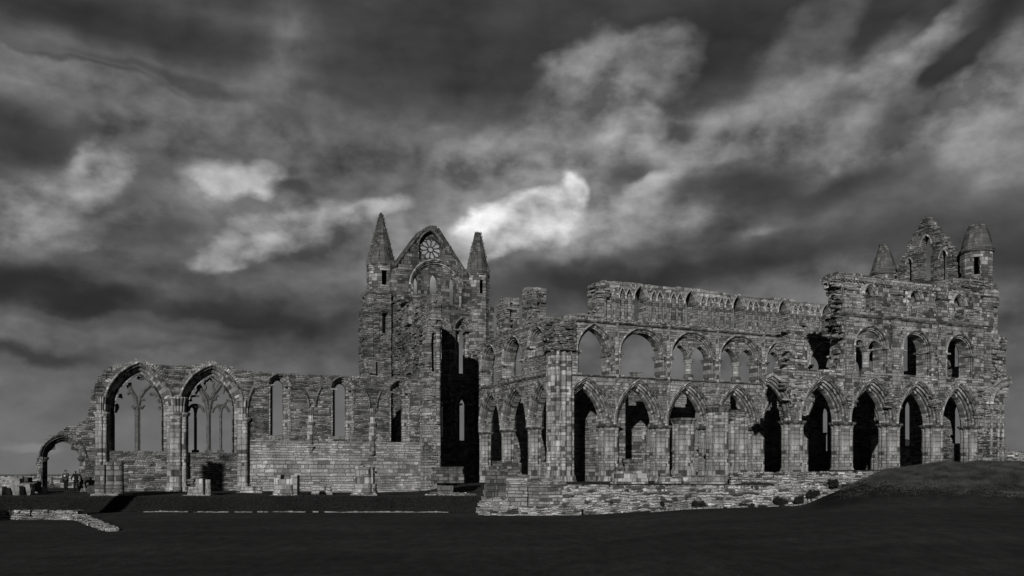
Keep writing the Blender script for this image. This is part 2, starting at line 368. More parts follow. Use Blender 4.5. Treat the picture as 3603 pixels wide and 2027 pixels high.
def wall(mb, outline, holes, v0, v1, grid=None, rough_=.0, seed=0):
    """solid slab with any openings; grid spacing lets the face be uneven"""
    r = random.Random(seed)
    pts = []; edges = []
    for poly in [outline] + holes:
        b = len(pts); pts += [Vector(p) for p in poly]; edges += [(b + i, b + (i + 1) % len(poly)) for i in range(len(poly))]
    if grid:
        us = [p[0] for p in outline]; zs = [p[1] for p in outline]
        u = min(us)
        while u < max(us):
            q = min(zs)
            while q < max(zs):
                c = (u + r.uniform(-.3, .3) * grid, q + r.uniform(-.3, .3) * grid)
                if inside(c, outline) and not any(inside(c, h) for h in holes): pts.append(Vector(c))
                q += grid
            u += grid
    vs, es, fs, *_ = geometry.delaunay_2d_cdt(pts, edges, [], 0, 1e-5)
    keep = []
    for f in fs:
        c = sum((vs[i] for i in f), Vector((0, 0))) / 3
        if inside(c, outline) and not any(inside(c, h) for h in holes): keep.append(tuple(f))
    cnt = {}
    for f in keep:
        for a, b in ((f[0], f[1]), (f[1], f[2]), (f[2], f[0])):
            k = (min(a, b), max(a, b)); cnt.setdefault(k, []).append((a, b))
    bd = set()
    for k, l in cnt.items():
        if len(l) == 1: bd.update(k)
    n = len(vs)
    fv = [(p.x, v0 + (0 if (not rough_ or i in bd) else rough_ * noise.noise((p.x * 1.3, p.y * 1.7, seed)) + r.uniform(-.5, .5) * rough_), p.y) for i, p in enumerate(vs)]
    mb.add(fv, keep, [[(vs[i].x, vs[i].y) for i in f] for f in keep])
    mb.add([(p.x, v1, p.y) for p in vs], [f[::-1] for f in keep], [[(vs[i].x, vs[i].y) for i in f[::-1]] for f in keep])
    V = []; Fc = []; U = []
    for k, l in cnt.items():
        if len(l) == 1:
            a, b = l[0]; A, B = vs[a], vs[b]; q = len(V)
            V += [fv[a], fv[b], (B.x, v1, B.y), (A.x, v1, A.y)]; Fc.append((q, q + 1, q + 2, q + 3))
            if abs(A.x - B.x) > abs(A.y - B.y): U.append([(A.x, A.y + v0), (B.x, B.y + v0), (B.x, B.y + v1), (A.x, A.y + v1)])
            else: U.append([(A.x + v0, A.y), (B.x + v0, B.y), (B.x + v1, B.y), (A.x + v1, A.y)])
    mb.add(V, Fc, U)
def stones(mb, outline, holes, v, n, smin=.2, smax=.55, out=.1, seed=0, hh=(.1, .22)):
    """blocks standing a little proud of a broken wall face"""
    r = random.Random(seed); us = [p[0] for p in outline]; zs = [p[1] for p in outline]; k = 0; tries = 0
    while k < n and tries < n * 20:
        tries += 1
        u = r.uniform(min(us), max(us)); q = r.uniform(min(zs), max(zs)); w = r.uniform(smin, smax) / 2; h = r.uniform(*hh) / 2
        if all(inside(c, outline) and not any(inside(c, hp) for hp in holes) for c in ((u - w, q - h), (u + w, q - h), (u - w, q + h), (u + w, q + h))):
            o = r.uniform(.2, 1) * out
            mb.box(u - w, u + w, v - o, v + .15, q - h, q + h, .018); k += 1
def capstones(mb, line, v0, v1, seed=0, size=.45, dens=1.0):
    """loose-looking stones lying along a broken top"""
    r = random.Random(seed)
    for (a, b) in zip(line, line[1:]):
        L = math.hypot(b[0] - a[0], b[1] - a[1]); n = int(L / size * dens * 2 + r.random())
        for i in range(n):
            t = r.random(); u = a[0] + (b[0] - a[0]) * t; q = a[1] + (b[1] - a[1]) * t
            w = r.uniform(.4, 1.) * size / 2; h = r.uniform(.04, .1); d = r.uniform(.12, .35)
            v = r.uniform(v0 + d / 2, v1 - d / 2)
            mb.box(u - w, u + w, v - d, v + d, q - h * 2.2, q + h * .7, .025)
def sweep(mb, curves, prof_v, close=True, ends=True, vr=None):
    """skin between offset curves: curves[j] is the path for profile point j, prof_v[j] its depth"""
    m = len(curves); n = len(curves[0])
    V = [(p[0], prof_v[j], p[1]) for j in range(m) for p in curves[j]]
    arc = [0.]
    for i in range(1, n): arc.append(arc[-1] + math.hypot(curves[0][i][0] - curves[0][i - 1][0], curves[0][i][1] - curves[0][i - 1][1]))
    Fc = []; U = []; pl = 0
    for j in range(m if close else m - 1):
        k = (j + 1) % m
        dl = math.hypot(curves[k][0][0] - curves[j][0][0], prof_v[k] - prof_v[j])
        for i in range(n - 1):
            Fc.append((j * n + i, j * n + i + 1, k * n + i + 1, k * n + i)); U.append([(pl, arc[i]), (pl, arc[i + 1]), (pl + dl, arc[i + 1]), (pl + dl, arc[i])])
        pl += dl
    mb.add(V, Fc, U)
    if close and ends:
        for i in (0, n - 1): mb.add([V[j * n + i] for j in range(m)], [tuple(range(m))])
def rolls(r0, v0, r1, v1, n, amp=.07):
    """stepped roll mouldings from the outer order (r0,v0) in to the soffit (r1,v1)"""
    out = []; nx, ny = -(v1 - v0), (r1 - r0); L = math.hypot(nx, ny); nx /= L; ny /= L
    if ny > 0 or nx < 0: nx, ny = -nx, -ny
    nx, ny = (-abs(nx), -abs(ny))
    for k in range(n):
        for q, a in ((0, -.9), (.22, .3), (.5, 1.), (.78, .3)):
            t = (k + q) / n
            out.append((r0 + (r1 - r0) * t + nx * amp * a, v0 + (v1 - v0) * t + ny * amp * a))
    out.append((r1, v1)); return out
def arch_ring(mb, op, r0, v0, vmid, vback, n=3, amp=.07, jamb=False, half=None, nseg=12):
    """moulded arch: orders stepping from the wall face in to the soffit, and the same behind"""
    pr = rolls(r0, v0, 0, vmid, n, amp) + [(0, vback - (vmid - v0) * .6), (r0 * .6, vback - .03), (r0, vback - .03)]
    cs = []
    for (r, v) in pr:
        c = op.curve(r, nseg)
        if half == 'R': c = c[nseg - 2:]
        if half == 'L': c = c[:nseg + 1]
        if jamb: c = [(c[0][0], op.z0)] + c + [(c[-1][0], op.z0)]
        cs.append(c)
    sweep(mb, cs, [v for r, v in pr])
def hood(mb, op, r=.05, w=.13, out=.13, v=0., half=None, drop=0., n=12):
    pr = [(r, v + .02), (r, v - out * .6), (r + w * .4, v - out), (r + w, v - out * .5), (r + w, v + .02)]
    cs = []
    for q, vv in pr:
        c = op.curve(q, n)
        if half == 'R': c = c[n:]
        if half == 'L': c = c[:n + 1]
        cs.append(c)
    sweep(mb, cs, [x for _, x in pr])
def bar(mb, pts, w, v0, v1):
    """stone bar following a polyline in the wall plane, chamfered section"""
    n = len(pts); L = []; Rr = []
    for i in range(n):
        a = pts[max(0, i - 1)]; b = pts[min(n - 1, i + 1)]; dx, dy = b[0] - a[0], b[1] - a[1]; l = math.hypot(dx, dy) or 1
        L.append((pts[i][0] - dy / l * w / 2, pts[i][1] + dx / l * w / 2)); Rr.append((pts[i][0] + dy / l * w / 2, pts[i][1] - dx / l * w / 2))
    sweep(mb, [L, pts, Rr, Rr, pts, L], [v0 + w * .35, v0, v0 + w * .35, v1 - w * .35, v1, v1 - w * .35])
def lobed(n, R_, depth=.16, rot=0., sq=0.):
    def f(a):
        b = a + rot
        k = 1 - depth + depth * abs(math.cos(n * b / 2)) ** .7
        if sq: k *= 1 / max(abs(math.cos(b)), abs(math.sin(b))) * sq + (1 - sq)
        return R_ * k
    return f
def loft(mb, cu, cv, levels, f, n=48, cap=True, half=False):
    """vertical member: levels (z, scale) of a plan r(angle)"""
    V = []; m = len(levels); per = []; s = 0
    ang = [2 * math.pi * i / n for i in range(n + 1)]
    for i in range(n + 1):
        if i: 
            a, b = f(ang[i - 1]), f(ang[i]); s += math.hypot(a * math.cos(ang[i - 1]) - b * math.cos(ang[i]), a * math.sin(ang[i - 1]) - b * math.sin(ang[i]))
        per.append(s)
    for z, k in levels:
        for i in range(n):
            r = f(ang[i]) * k; V.append((cu + r * math.cos(ang[i]), cv + r * math.sin(ang[i]), z))
    Fc = []; U = []
    for j in range(m - 1):
        for i in range(n):
            k = (i + 1) % n; Fc.append((j * n + i, j * n + k, (j + 1) * n + k, (j + 1) * n + i))
            U.append([(per[i], levels[j][0]), (per[i + 1], levels[j][0]), (per[i + 1], levels[j + 1][0]), (per[i], levels[j + 1][0])])
    mb.add(V, Fc, U)
    if cap:
        for j in (0, m - 1):
            c = V[j * n:(j + 1) * n]; mb.add(c + [(cu, cv, levels[j][0])], [(i, (i + 1) % n, n) for i in range(n)])
def pier_levels(z0, zc, R_=1., capf=1.2, basef=1.12):
    return [(z0 - .3, basef), (z0 + .18, basef), (z0 + .24, basef * .96), (z0 + .34, 1.02), (z0 + .4, 1.), (zc - .55, 1.), (zc - .5, 1.05), (zc - .45, 1.), (zc - .2, capf * .93), (zc - .14, capf), (zc - .02, capf), (zc, capf * .97)]
def pier(mb, u, v, z0, zc, R_, n=8, **k):
    loft(mb, u, v, pier_levels(z0, zc, **k), lobed(n, R_, .17))
def shaft(mb, u, v, z0, z1, r, cap=True, base=False):
    L = [(z0, 1.5 if base else 1)]
    if base: L += [(z0 + .15, 1.5), (z0 + .25, 1.)]
    L += [(z1 - .35, 1), (z1 - .05, 1.55), (z1, 1.55)] if cap else [(z1, 1)]
    loft(mb, u, v, L, lambda a: r, 12)
def string(mb, u0, u1, z, v=0., out=.1, h=.16):
    mb.add([(u, y, q) for u in (u0, u1) for (y, q) in ((v + .02, z - h / 2), (v - out * .5, z - h / 2), (v - out, z), (v - out, z + h * .35), (v + .02, z + h / 2))],
           [(0, 1, 6, 5), (1, 2, 7, 6), (2, 3, 8, 7), (3, 4, 9, 8), (4, 0, 5, 9), (0, 1, 2, 3, 4), (5, 6, 7, 8, 9)])

# ------------------------------------------------------------------ ground
def interp(x, T):
    if x <= T[0][0]: return T[0][1]
    for (a, b), (c, d) in zip(T, T[1:]):
        if x <= c: return b + (d - b) * (x - a) / (c - a)
    return T[-1][1]
def ss(a, b, x):
    t = max(0., min(1., (x - a) / (b - a))); return t * t * (3 - 2 * t)
FAR = [(-.5, .15), (-.3, .15), (-.16, -.1), (-.1, -.02), (-.05, .55), (0, .72), (.15, .85), (.24, .95), (.29, 1.35), (.34, 1.72), (.6, 1.8)]
LAWN = [(.0, -1.), (.1, -.95), (.18, -.6), (.3, -.4), (.42, -.12), (.6, -.05)]
MND = [(.29, -.6), (.311, -.36), (.359, .73), (.40, 1.63), (.442, 1.85), (.46, 2.05), (.50, 2.0), (.545, 1.98), (.7, 1.9)]
def ground(X, Y):
    if Y < 5: x = X / 5 * .5
    else: x = X / Y
    lawn = interp(x, LAWN) if Y > 30 else -1 + (interp(x, LAWN) + 1) * max(0, Y - 8) / 22
    if Y < 8: lawn = -1.
    far = interp(x, FAR)
    if x < -.028 - .001: # grass bank left of the ashlar block
        e = 62.5
        g = lawn + (0.0 - lawn) * ss(60.4, e, Y); g = g + (far) * ss(e + .5, 70, Y)
    elif x < .24:
        g = lawn if Y < 57.3 else min(.72, far) + (far - min(.72, far)) * ss(60, 72, Y)
    else:
        lo = .8; g = lawn if Y < 57.3 else (lo if Y < 62.3 else max(far, lo))
    if x > .29:
        mh = interp(x, MND); f = ss(41, 55.5, Y)
        mz = lawn + (mh - lawn) * f * (1 - .0 * ss(60, 75, Y))
        if Y < 60: g = max(mz, lawn)
        else: g = max(g, lawn + (mh - lawn) * (1 - ss(60, 68, Y)))
    g += .05 * noise.noise((X * .15, Y * .15, 0)) * (1 if Y > 5 else 0) + .02 * noise.noise((X * .7, Y * .7, 3))
    if x > .3 and 43 < Y < 62: g += .14 * noise.noise((X * .45, Y * .6, 8)) * ss(43, 50, Y)
    if Y > 150: g -= (Y - 150) * .004
    return g
def build_ground():
    xs = list(np.concatenate([[-4000, -1500, -600, -300, -150, -90, -70], np.arange(-60, 62, .5), [70, 90, 150, 300, 600, 1500, 4000]]))
    ys = list(np.concatenate([[-600, -200, -60, -20, -5], np.arange(0, 40, 1.), np.arange(40, 70, .25), np.arange(70, 125, .6), [130, 140, 160, 200, 300, 400, 420]]))
    V = []; n = len(xs)
    for y in ys:
        for x in xs: V.append((x, y, ground(float(x), float(y)) if y < 410 else -62))
    Fc = [(j * n + i, j * n + i + 1, (j + 1) * n + i + 1, (j + 1) * n + i) for j in range(len(ys) - 1) for i in range(n - 1)]
    me = bpy.data.meshes.new('lawn'); me.from_pydata(V, [], Fc); me.polygons.foreach_set('use_smooth', [True] * len(Fc))
    me.materials.append(M['grass']); at = me.attributes.new('wild_dim', 'FLOAT', 'POINT')
    at.data.foreach_set('value', [float(max(ss(60., 60.5, p[1]) * (1 - ss(62.4, 63., p[1])) * (1 - ss(-.03, -.024, p[0] / max(p[1], 1))), ss(43, 48, p[1]) * (1 - ss(64, 80, p[1])) * ss(.30, .34, p[0] / max(p[1], 1)) * (1 - ss(31, 48, p[0])) * (.8 + .2 * noise.noise((p[0] * .5, p[1] * .5, 5))))) for p in V]); o = bpy.data.objects.new('lawn', me); SC.collection.objects.link(o); tag(o, None, None, kind='structure')  # rough grass tone, also dimmed on the bank to offset sun on the slope
    mb = MB(); mb.add([(-40000, 405, -60), (40000, 405, -60), (40000, 50000, -60), (-40000, 50000, -60)], [(0, 1, 2, 3)])
    o = mb.build('sea', 'sea'); tag(o, None, None, kind='structure')
    # low headland far away, seen through the choir arches
    V = []; m = 60; k = 14
    for j in range(k):
        for i in range(m):
            a = (i / (m - 1)); x = .28 + .30 * a; D = 1400 + j * 60
            hgt = 72 * math.sin(math.pi * min(1, a * 1.15)) ** 1.3 * math.sin(math.pi * (j + .0) / (k - 1)) * (1 + .12 * noise.noise((a * 9, j * .4, 2)))
            V.append((x * D, D, -60 + max(0, hgt) * 1.75))
    Fc = [(j * m + i, j * m + i + 1, (j + 1) * m + i + 1, (j + 1) * m + i) for j in range(k - 1) for i in range(m - 1)]
    me = bpy.data.meshes.new('hill'); me.from_pydata(V, [], Fc); me.polygons.foreach_set('use_smooth', [True] * len(Fc))
    me.materials.append(M['grass']); o = bpy.data.objects.new('hill', me); SC.collection.objects.link(o); tag(o, None, None, kind='structure')
build_ground()
# ------------------------------------------------------------------ the abbey
def shrink(op, r):
    if op.round or op.h <= op.a * 1.03: return Op.raw(op.fr, op.uc, op.a - r, op.z0, op.zs, op.h - r, True)
    Rr = (op.a ** 2 + op.h ** 2) / (2 * op.a); cc = Rr - op.a
    return Op.raw(op.fr, op.uc, op.a - r, op.z0, op.zs, math.sqrt(max(.01, (Rr - r) ** 2 - cc ** 2)))
def mk(fr, L, v=0.): return [fr.at(z, x, y, v) for z, x, y in L]
def oct_(R_, rot=0., n=8):
    q = 2 * math.pi / n
    return lambda a: R_ * math.cos(q / 2) / math.cos(((a + rot) % q) - q / 2)
def merge(mb, src, Mx):
    b = len(mb.v); mb.v += [tuple(Mx @ Vector(p)) for p in src.v]; mb.f += [[b + i for i in f] for f in src.f]; mb.uv += src.uv
def turret(parent, X, Y, z0, z1, R_, ztip, rtip, n=8, win=None, rot=0., mats=('ashlar', 'spire'), ragtop=0):
    """hollow many-sided turret with a slit window on one side, cornice and stone spire"""
    fr = Flat(X, Y, 0, 0); mb = MB(); q = 2 * math.pi / n; ap = R_ * math.cos(q / 2); w = 2 * R_ * math.sin(q / 2)
    for k in range(n):
        a = -math.pi / 2 + k * q + rot
        s = MB(); hl = []
        if win and k in win[0]:
            hl = [[(win[1], win[3]), (win[1], win[4]), (win[2], win[4]), (win[2], win[3])]]
        wall(s, [(-w / 2, z0), (-w / 2, z1), (w / 2, z1), (w / 2, z0)], hl, 0, .3)
        # local x along the side, y into the turret
        ux, uy = -math.sin(a), math.cos(a)
        Mx = Matrix(((ux, -math.cos(a), 0, math.cos(a) * ap), (uy, -math.sin(a), 0, math.sin(a) * ap), (0, 0, 1, 0), (0, 0, 0, 1)))
        s.v = [(p[0] * (1 if p[1] < .1 else .99), p[1], p[2]) for p in s.v]
        s.uv = [[(x + k * w, y) for x, y in f] for f in s.uv]
        merge(mb, s, Mx)
    t = mb.build('turret', mats[0], parent, fr)
    sp = MB(); f = oct_(1., -math.pi / 2 + rot + q / 2 if False else math.pi / 2 - rot - q / 2 + q / 2, n)
    g = lambda a: f(a)
    Hh = ztip - z1; lv = [(z1 - .25, R_ * 1.0), (z1 - .2, R_ * (1.1 if n > 8 else 1.04)), (z1, R_ * (1.14 if n > 8 else 1.07)), (z1 + .12, R_ * (1.1 if n > 8 else 1.05))]
    m = 14
    for i in range(m + 1):
        k = i / m; lv.append((z1 + .2 + (Hh - .2) * k, (R_ * 1.04) * (1 - k) + rtip * k + (.04 * R_ * math.sin(math.pi * k) if n > 8 else 0)))
    loft(sp, 0, 0, lv, g, 64)
    # worn ribs down the arrises
    for k in range(n):
        a = -math.pi / 2 + (k + .5) * q + rot
        for i in range(int(Hh / .34) if n == 8 else 0):
            z = z1 + .3 + i * .34; r = (R_ * 1.04) * (1 - (z - z1) / Hh) + rtip * (z - z1) / Hh
            if r < .15: continue
            c, s_ = math.cos(a) * r, math.sin(a) * r; d = rnd.uniform(.015, .035)
            if rnd.random() < .8: sp.box(c - d, c + d, s_ - d, s_ + d, z, z + .26, .01)
    if ragtop:
        for i in range(ragtop):
            a = rnd.uniform(0, 6.28); sp.box(math.cos(a) * rtip * .6 - .2, math.cos(a) * rtip * .6 + .2, math.sin(a) * rtip * .6 - .2, math.sin(a) * rtip * .6 + .2, ztip - .25, ztip + rnd.uniform(-.05, .12), .02)
    sp.build('spire', mats[1], t, fr)
    return t

def wx(px, D): return (px - CX) * D / F
abbey = thing('abbey_ruin', (0, 84, 0), 'roofless ruined Gothic stone abbey with pointed arches, a gable with rose window and broken turrets', 'ruined abbey')

# ======== nave north aisle wall
def build_nave():
    top = [(1, 670, 440), (1, 685, 400), (1, 690, 350), (1, 715, 300), (1, 750, 255), (1, 790, 205), (1, 820, 170), (1, 960, 170), (1, 985, 155), (1, 1060, 165), (1, 1090, 185),
           (1, 1200, 175), (1, 1400, 178), (1, 1560, 170), (1, 1680, 190), (1, 1740, 215), (2, 0, 192), (2, 80, 215), (2, 300, 235), (2, 540, 245), (2, 700, 250), (2, 960, 260), (2, 1200, 268), (2, 1545, 262)]
    left = [(1, 270, 880), (1, 285, 848), (1, 318, 843), (1, 315, 800), (1, 328, 755), (1, 355, 715), (1, 400, 688), (1, 440, 668), (1, 480, 645), (1, 560, 620), (1, 600, 590), (1, 640, 560), (1, 665, 530), (1, 655, 480)]
    ru = ragged(mk(FA, left + top), .42, .09, 3)
    zs = FA.at(2, 1000, 742)[1]; us = FA.u(2, 150); ue = FA.u(2, 1542)
    out = [(FA.u(1, 270), -.8)] + ru + [(ue, zs), (us, zs), (us, -.8)]
    door = Op(FA, 1, 345, 575, 1120, 850, 735, v=.7); door.z0 = -.9
    w1 = Op(FA, 1, 835, 1175, 803, 500, 248, v=1.15); w2 = Op(FA, 1, 1368, 1688, 815, 500, 262, v=1.15)
    ls = [Op(FA, 2, 335, 410, 690, 335, 290, v=1.), Op(FA, 2, 790, 866, 697, 360, 315, v=1.), Op(FA, 2, 1210, 1282, 740, 385, 335, v=1.)]
    for l, (a, b) in zip(ls, ((300, 460), (755, 920), (1180, 1330))):
        l.rr = max(.35, (FA.u(2, b) - FA.u(2, a)) / 2 - l.a); l.uc = (FA.u(2, b) + FA.u(2, a)) / 2
    holes = [door.poly(.42), w1.poly(.72), w2.poly(.72)] + [l.poly(l.rr, ) for l in ls]
    mb = MB(); wall(mb, out, holes, 0, 1.35, .5, .035, 1)
    capstones(mb, mk(FA, top), 0, 1.3, 4, .42, 1.3); capstones(mb, mk(FA, left[:]), 0, 1.3, 5, .35, .9)
    hz = [door.poly(1.), w1.poly(1.05), w2.poly(1.05)] + [l.poly(l.rr + .3) for l in ls]
    stones(mb, out, hz, 0, 420, out=.07, seed=8)
    # broken masonry at the crossing end
    rr = random.Random(5)
    for i in range(90):
        x = rr.uniform(1425, 1550); y = rr.uniform(262, 470); u, z = FA.at(2, x, y); w = rr.uniform(.12, .35); o = rr.uniform(.05, .55) * (1 - abs(x - 1490) / 110)
        mb.box(u - w, u + w, -o, .3, z - .07, z + .07, .03)
    nave = mb.build('nave_wall', 'rubble', abbey, FA)
    mb = MB(); wall(mb, [(us, -.8), (us, zs - .002), (ue, zs - .002), (ue, -.8)], [], -.03, 1.3, .6, .015, 2)
    string(mb, us + .2, FA.u(2, 1440), zs, -.03, .14, .2)
    stones(mb, [(us, -.3), (us, zs - .2), (ue, zs - .2), (ue, -.3)], [], -.03, 90, out=.035, seed=9)
    # plinth course
    mb.box(us + .3, ue - .2, -.22, 0, -.8, .12); mb.box(us + .5, ue - 2, -.4, -.2, -.8, -.02)
    lw = mb.build('lower_wall', 'pale', abbey, FA)
    # door
    mb = MB(); arch_ring(mb, door, .44, -.02, .65, 1.33, 3, .08, jamb=True); hood(mb, door, .42, .14, .12)
    # cusps inside the head
    for sg in (-1, 1):
        c = door.curve(.02, 12); c = c[2:9] if sg < 0 else c[-9:-2]
        tip = (door.uc + sg * door.a * .5, door.zs + door.h * .5); q = [c[0], ((c[0][0] + tip[0]) / 2 + sg * .06, (c[0][1] + tip[1]) / 2 + .1), tip, ((c[-1][0] + tip[0]) / 2, (c[-1][1] + tip[1]) / 2)] if sg < 0 else [c[-1], ((c[-1][0] + tip[0]) / 2 + sg * .06, (c[-1][1] + tip[1]) / 2 + .1), tip, ((c[0][0] + tip[0]) / 2, (c[0][1] + tip[1]) / 2)]
        pl = (c + [q[3], q[2], q[1]]) if sg < 0 else (c + [q[1], q[2], q[3]])
        wall(mb, pl, [], .58, .72)
    d = mb.build('doorway', 'darkst', nave, FA)  # shade of the doorway put into its colour through the dark stone
    mb = MB()
    for s_, w in ((-1, 1.0), (1, 1.0)):
        mb = MB(); u = door.uc + s_ * (door.a + .18)
        loft(mb, u, .25, [(door.zs - .28, .8), (door.zs - .1, 1.5), (door.zs + .02, 1.55)], lambda a: .2, 14); mb.build('capital', 'darkst', d, FA); mb = MB(); loft(mb, u, .25, [(-.8, 1.6), (.15, 1.6), (.3, 1.1), (.4, 1)], lambda a: .2, 14)
        mb.build('shaft_base', 'darkst', d, FA)
    # big traceried windows
    for w, (nm, tr_) in zip((w1, w2), (('traceried_window', 0), ('traceried_window', 1))):
        mb = MB(); arch_ring(mb, w, .74, -.03, 1.13, 1.33, 3, .07, jamb=True, nseg=16); hood(mb, w, .72, .16, .14, n=16)
        # radiating voussoirs over the hood
        cv = w.curve(.88, 26)
        for i in range(9, len(cv) - 9):
            (x0, y0), (x1, y1) = cv[i], cv[i + 1] if i + 1 < len(cv) else cv[i]
            dx, dy = x1 - x0, y1 - y0; l = math.hypot(dx, dy) or 1; nx, ny = -dy / l, dx / l; o = rnd.uniform(.02, .07); q = rnd.uniform(.18, .32)
            if l < .05: continue
            tx, ty = dx / l * .07, dy / l * .07
            B = [(x0 - tx, y0 - ty), (x0 + tx, y0 + ty), (x0 + tx + nx * q, y0 + ty + ny * q), (x0 - tx + nx * q, y0 - ty + ny * q)]
            mb.add([(a, -o, b) for a, b in B] + [(a, .1, b) for a, b in B], [(0, 1, 2, 3), (0, 1, 5, 4), (1, 2, 6, 5), (2, 3, 7, 6), (3, 0, 4, 7)])
        wo = mb.build('traceried_window', 'arch', nave, FA)
        tb = MB(); v0, v1 = 1.05, 1.3
        q = lambda x, y: FA.at(1, x, y, 1.15)
        if tr_ == 0:
            bar(tb, [q(1003, 806), q(1003, 640), q(1003, 480)], .42, v0, v1)
            bar(tb, [q(1003, 500), q(990, 415), q(960, 370), q(935, 318)], .36, v0, v1); bar(tb, [q(1003, 500), q(1020, 415), q(1050, 365), q(1095, 325), q(1140, 335)], .33, v0, v1)
            for L in ([(965, 370), (940, 375), (928, 388)], [(935, 318), (960, 312)], [(1003, 470), (975, 490), (962, 470)], [(1003, 470), (1035, 490), (1048, 465)], [(1020, 425), (1060, 425)],
                      [(838, 520), (860, 475), (852, 500)], [(865, 400), (885, 415), (875, 385)], [(1172, 500), (1155, 480)], [(1090, 385), (1125, 388), (1150, 405)], [(1150, 425), (1165, 455)], [(1000, 262), (1020, 275), (1050, 272)], [(838, 480), (862, 462)]):
                bar(tb, [q(*p) for p in L], .26, v0, v1)
            mu = [(1003, 480)]
        else:
            for x, b, wd in ((1424, 510, .22), (1520, 520, .36), (1608, 510, .22)): bar(tb, [q(x, 818), q(x, 660), q(x, b)], wd, v0, v1)
            A = lambda pts, wd=.17: bar(tb, [q(*p) for p in pts], wd * 1.35, v0, v1)
            A([(1370, 510), (1380, 485), (1400, 468), (1424, 465), (1450, 470), (1475, 490), (1485, 520)]); A([(1545, 520), (1558, 490), (1580, 470), (1608, 465), (1635, 470), (1655, 490), (1670, 520)])
            A([(1424, 520), (1418, 490), (1400, 470)]); A([(1424, 520), (1432, 490), (1450, 472)]); A([(1608, 520), (1600, 490), (1582, 472)]); A([(1608, 520), (1616, 490), (1636, 472)])
            A([(1520, 530), (1508, 450), (1490, 400), (1462, 350), (1440, 318)], .3); A([(1520, 530), (1535, 450), (1555, 395), (1590, 345), (1618, 305)], .3)
            A([(1508, 430), (1475, 425), (1482, 445)]); A([(1535, 430), (1575, 425), (1570, 405), (1592, 395)]); A([(1490, 300), (1500, 340), (1485, 370), (1510, 395), (1525, 425)], .13)
            A([(1560, 300), (1550, 340), (1570, 365), (1548, 395), (1530, 425)], .13); A([(1390, 405), (1420, 400), (1452, 400)], .13); A([(1440, 318), (1442, 360), (1425, 385)], .12)
            A([(1490, 295), (1510, 290), (1528, 272), (1545, 292), (1562, 298)], .13); A([(1640, 460), (1655, 430), (1685, 440)], .15); A([(1618, 305), (1640, 345), (1625, 380)], .12); A([(1392, 440), (1384, 408)], .15)
            for x in (1424, 1520, 1608): tb.box(q(x, 0)[0] - .26, q(x, 0)[0] + .26, v0 - .03, v1 + .03, q(x, 815)[1] - .05, q(x, 793)[1], .01)
        tb.build('tracery', 'tracery', wo, FA)
    # lancets
    for l in ls:
        mb = MB(); arch_ring(mb, l, l.rr + .02, -.02, .95, 1.33, 3, .06, jamb=True); hood(mb, l, l.rr - .02, .13, .12)
        for s_ in (-1, 1):
            shaft(mb, l.uc + s_ * (l.a + l.rr - .1), .08, l.z0, l.zs, .07)
            mb.box(l.uc + s_ * (l.a + l.rr * .6) - .28, l.uc + s_ * (l.a + l.rr * .6) + .28, -.12, .3, l.zs - .05, l.zs + .09, .01)
        mb.box(l.uc - l.a - l.rr, l.uc + l.a + l.rr, -.04, 1.36, l.z0 - .25, l.z0 - .01)
        mb.build('lancet_window', 'ashlar', nave, FA)
    # vault responds: springers fanning over capitals, with shafts below
    def respond(z, x, ytop, ycap, ybot, R_, base=None, n=7):
        mb = MB(); u, zc = FA.at(z, x, ycap, -.2); zt = FA.at(z, x, ytop, -.2)[1]; zb = FA.at(z, x, ybot, -.2)[1]
        loft(mb, u, .14, [(zc + .03, .8), (zc + (zt - zc) * .5, .84), (zt - .1, .98), (zt, .98)], lobed(n * 2, R_ * .95, .3), 72)
        loft(mb, u, .08, [(zc - .3, .95), (zc - .1, 1.14), (zc + .04, 1.16)], lobed(n * 2, R_, .05))
        lv = [(zb, 1.), (zc - .3, 1.)]
        if base is not None:
            zz = FA.at(z, x, base, -.2)[1]; lv = [(zz - .5, 1.14), (zz + .45, 1.14), (zz + .5, 1.06), (zz + .62, 1.)] + lv[1:]
        loft(mb, u, .05, lv, lobed(n, R_ * .97, .3), 72); mb.build('wall_shaft', 'pier', nave, FA)
    respond(1, 1296, 408, 525, 1040, .82, 1105, 8)
    respond(1, 742, 402, 520, 1040, .5, 1095, 7)
    respond(2, 118, 425, 560, 1040, .55, 1090, 5)
    respond(2, 612, 480, 590, 745, .32, None, 4); respond(2, 1062, 490, 600, 830, .32, None, 4); respond(2, 1488, 480, 605, 740, .7, None, 6)
    mb = MB()
    for x, y0, y1, r in ((605, 770, 850, .42), (1062, 700, 835, .3), (1485, 735, 860, .85)):
        u, z1 = FA.at(2, x, y0); z0 = FA.at(2, x, y1)[1]
        loft(mb, u, .05, [(z0 - .1, .18), (z0, .3), (z0 + (z1 - z0) * .3, .34), (z0 + (z1 - z0) * .35, .3), (z0 + (z1 - z0) * .9, .8), (z1, 1.)], lobed(6, r, .12))
        mb.build('corbel', 'pale', nave, FA); mb = MB()
    # scars of the vault ribs on the wall
    mb = MB()
    for (xa, xb, ysp, yap, ycut) in ((150, 592, 482, 225, 335), (640, 1035, 482, 235, 330), (1085, 1430, 490, 250, 350)):
        o = Op(FA, 2, xa, xb, 0, ysp, yap); zc = FA.at(2, xa, ycut)[1]; c = o.curve(0, 16)
        for seg in ([p for p in c[:17] if p[1] < zc], [p for p in c[16:] if p[1] < zc]):
            if len(seg) > 2: mb = MB(); bar(mb, seg, .17, -.2, .02); mb.build('vault_rib', 'darkst', nave, FA)
build_nave()

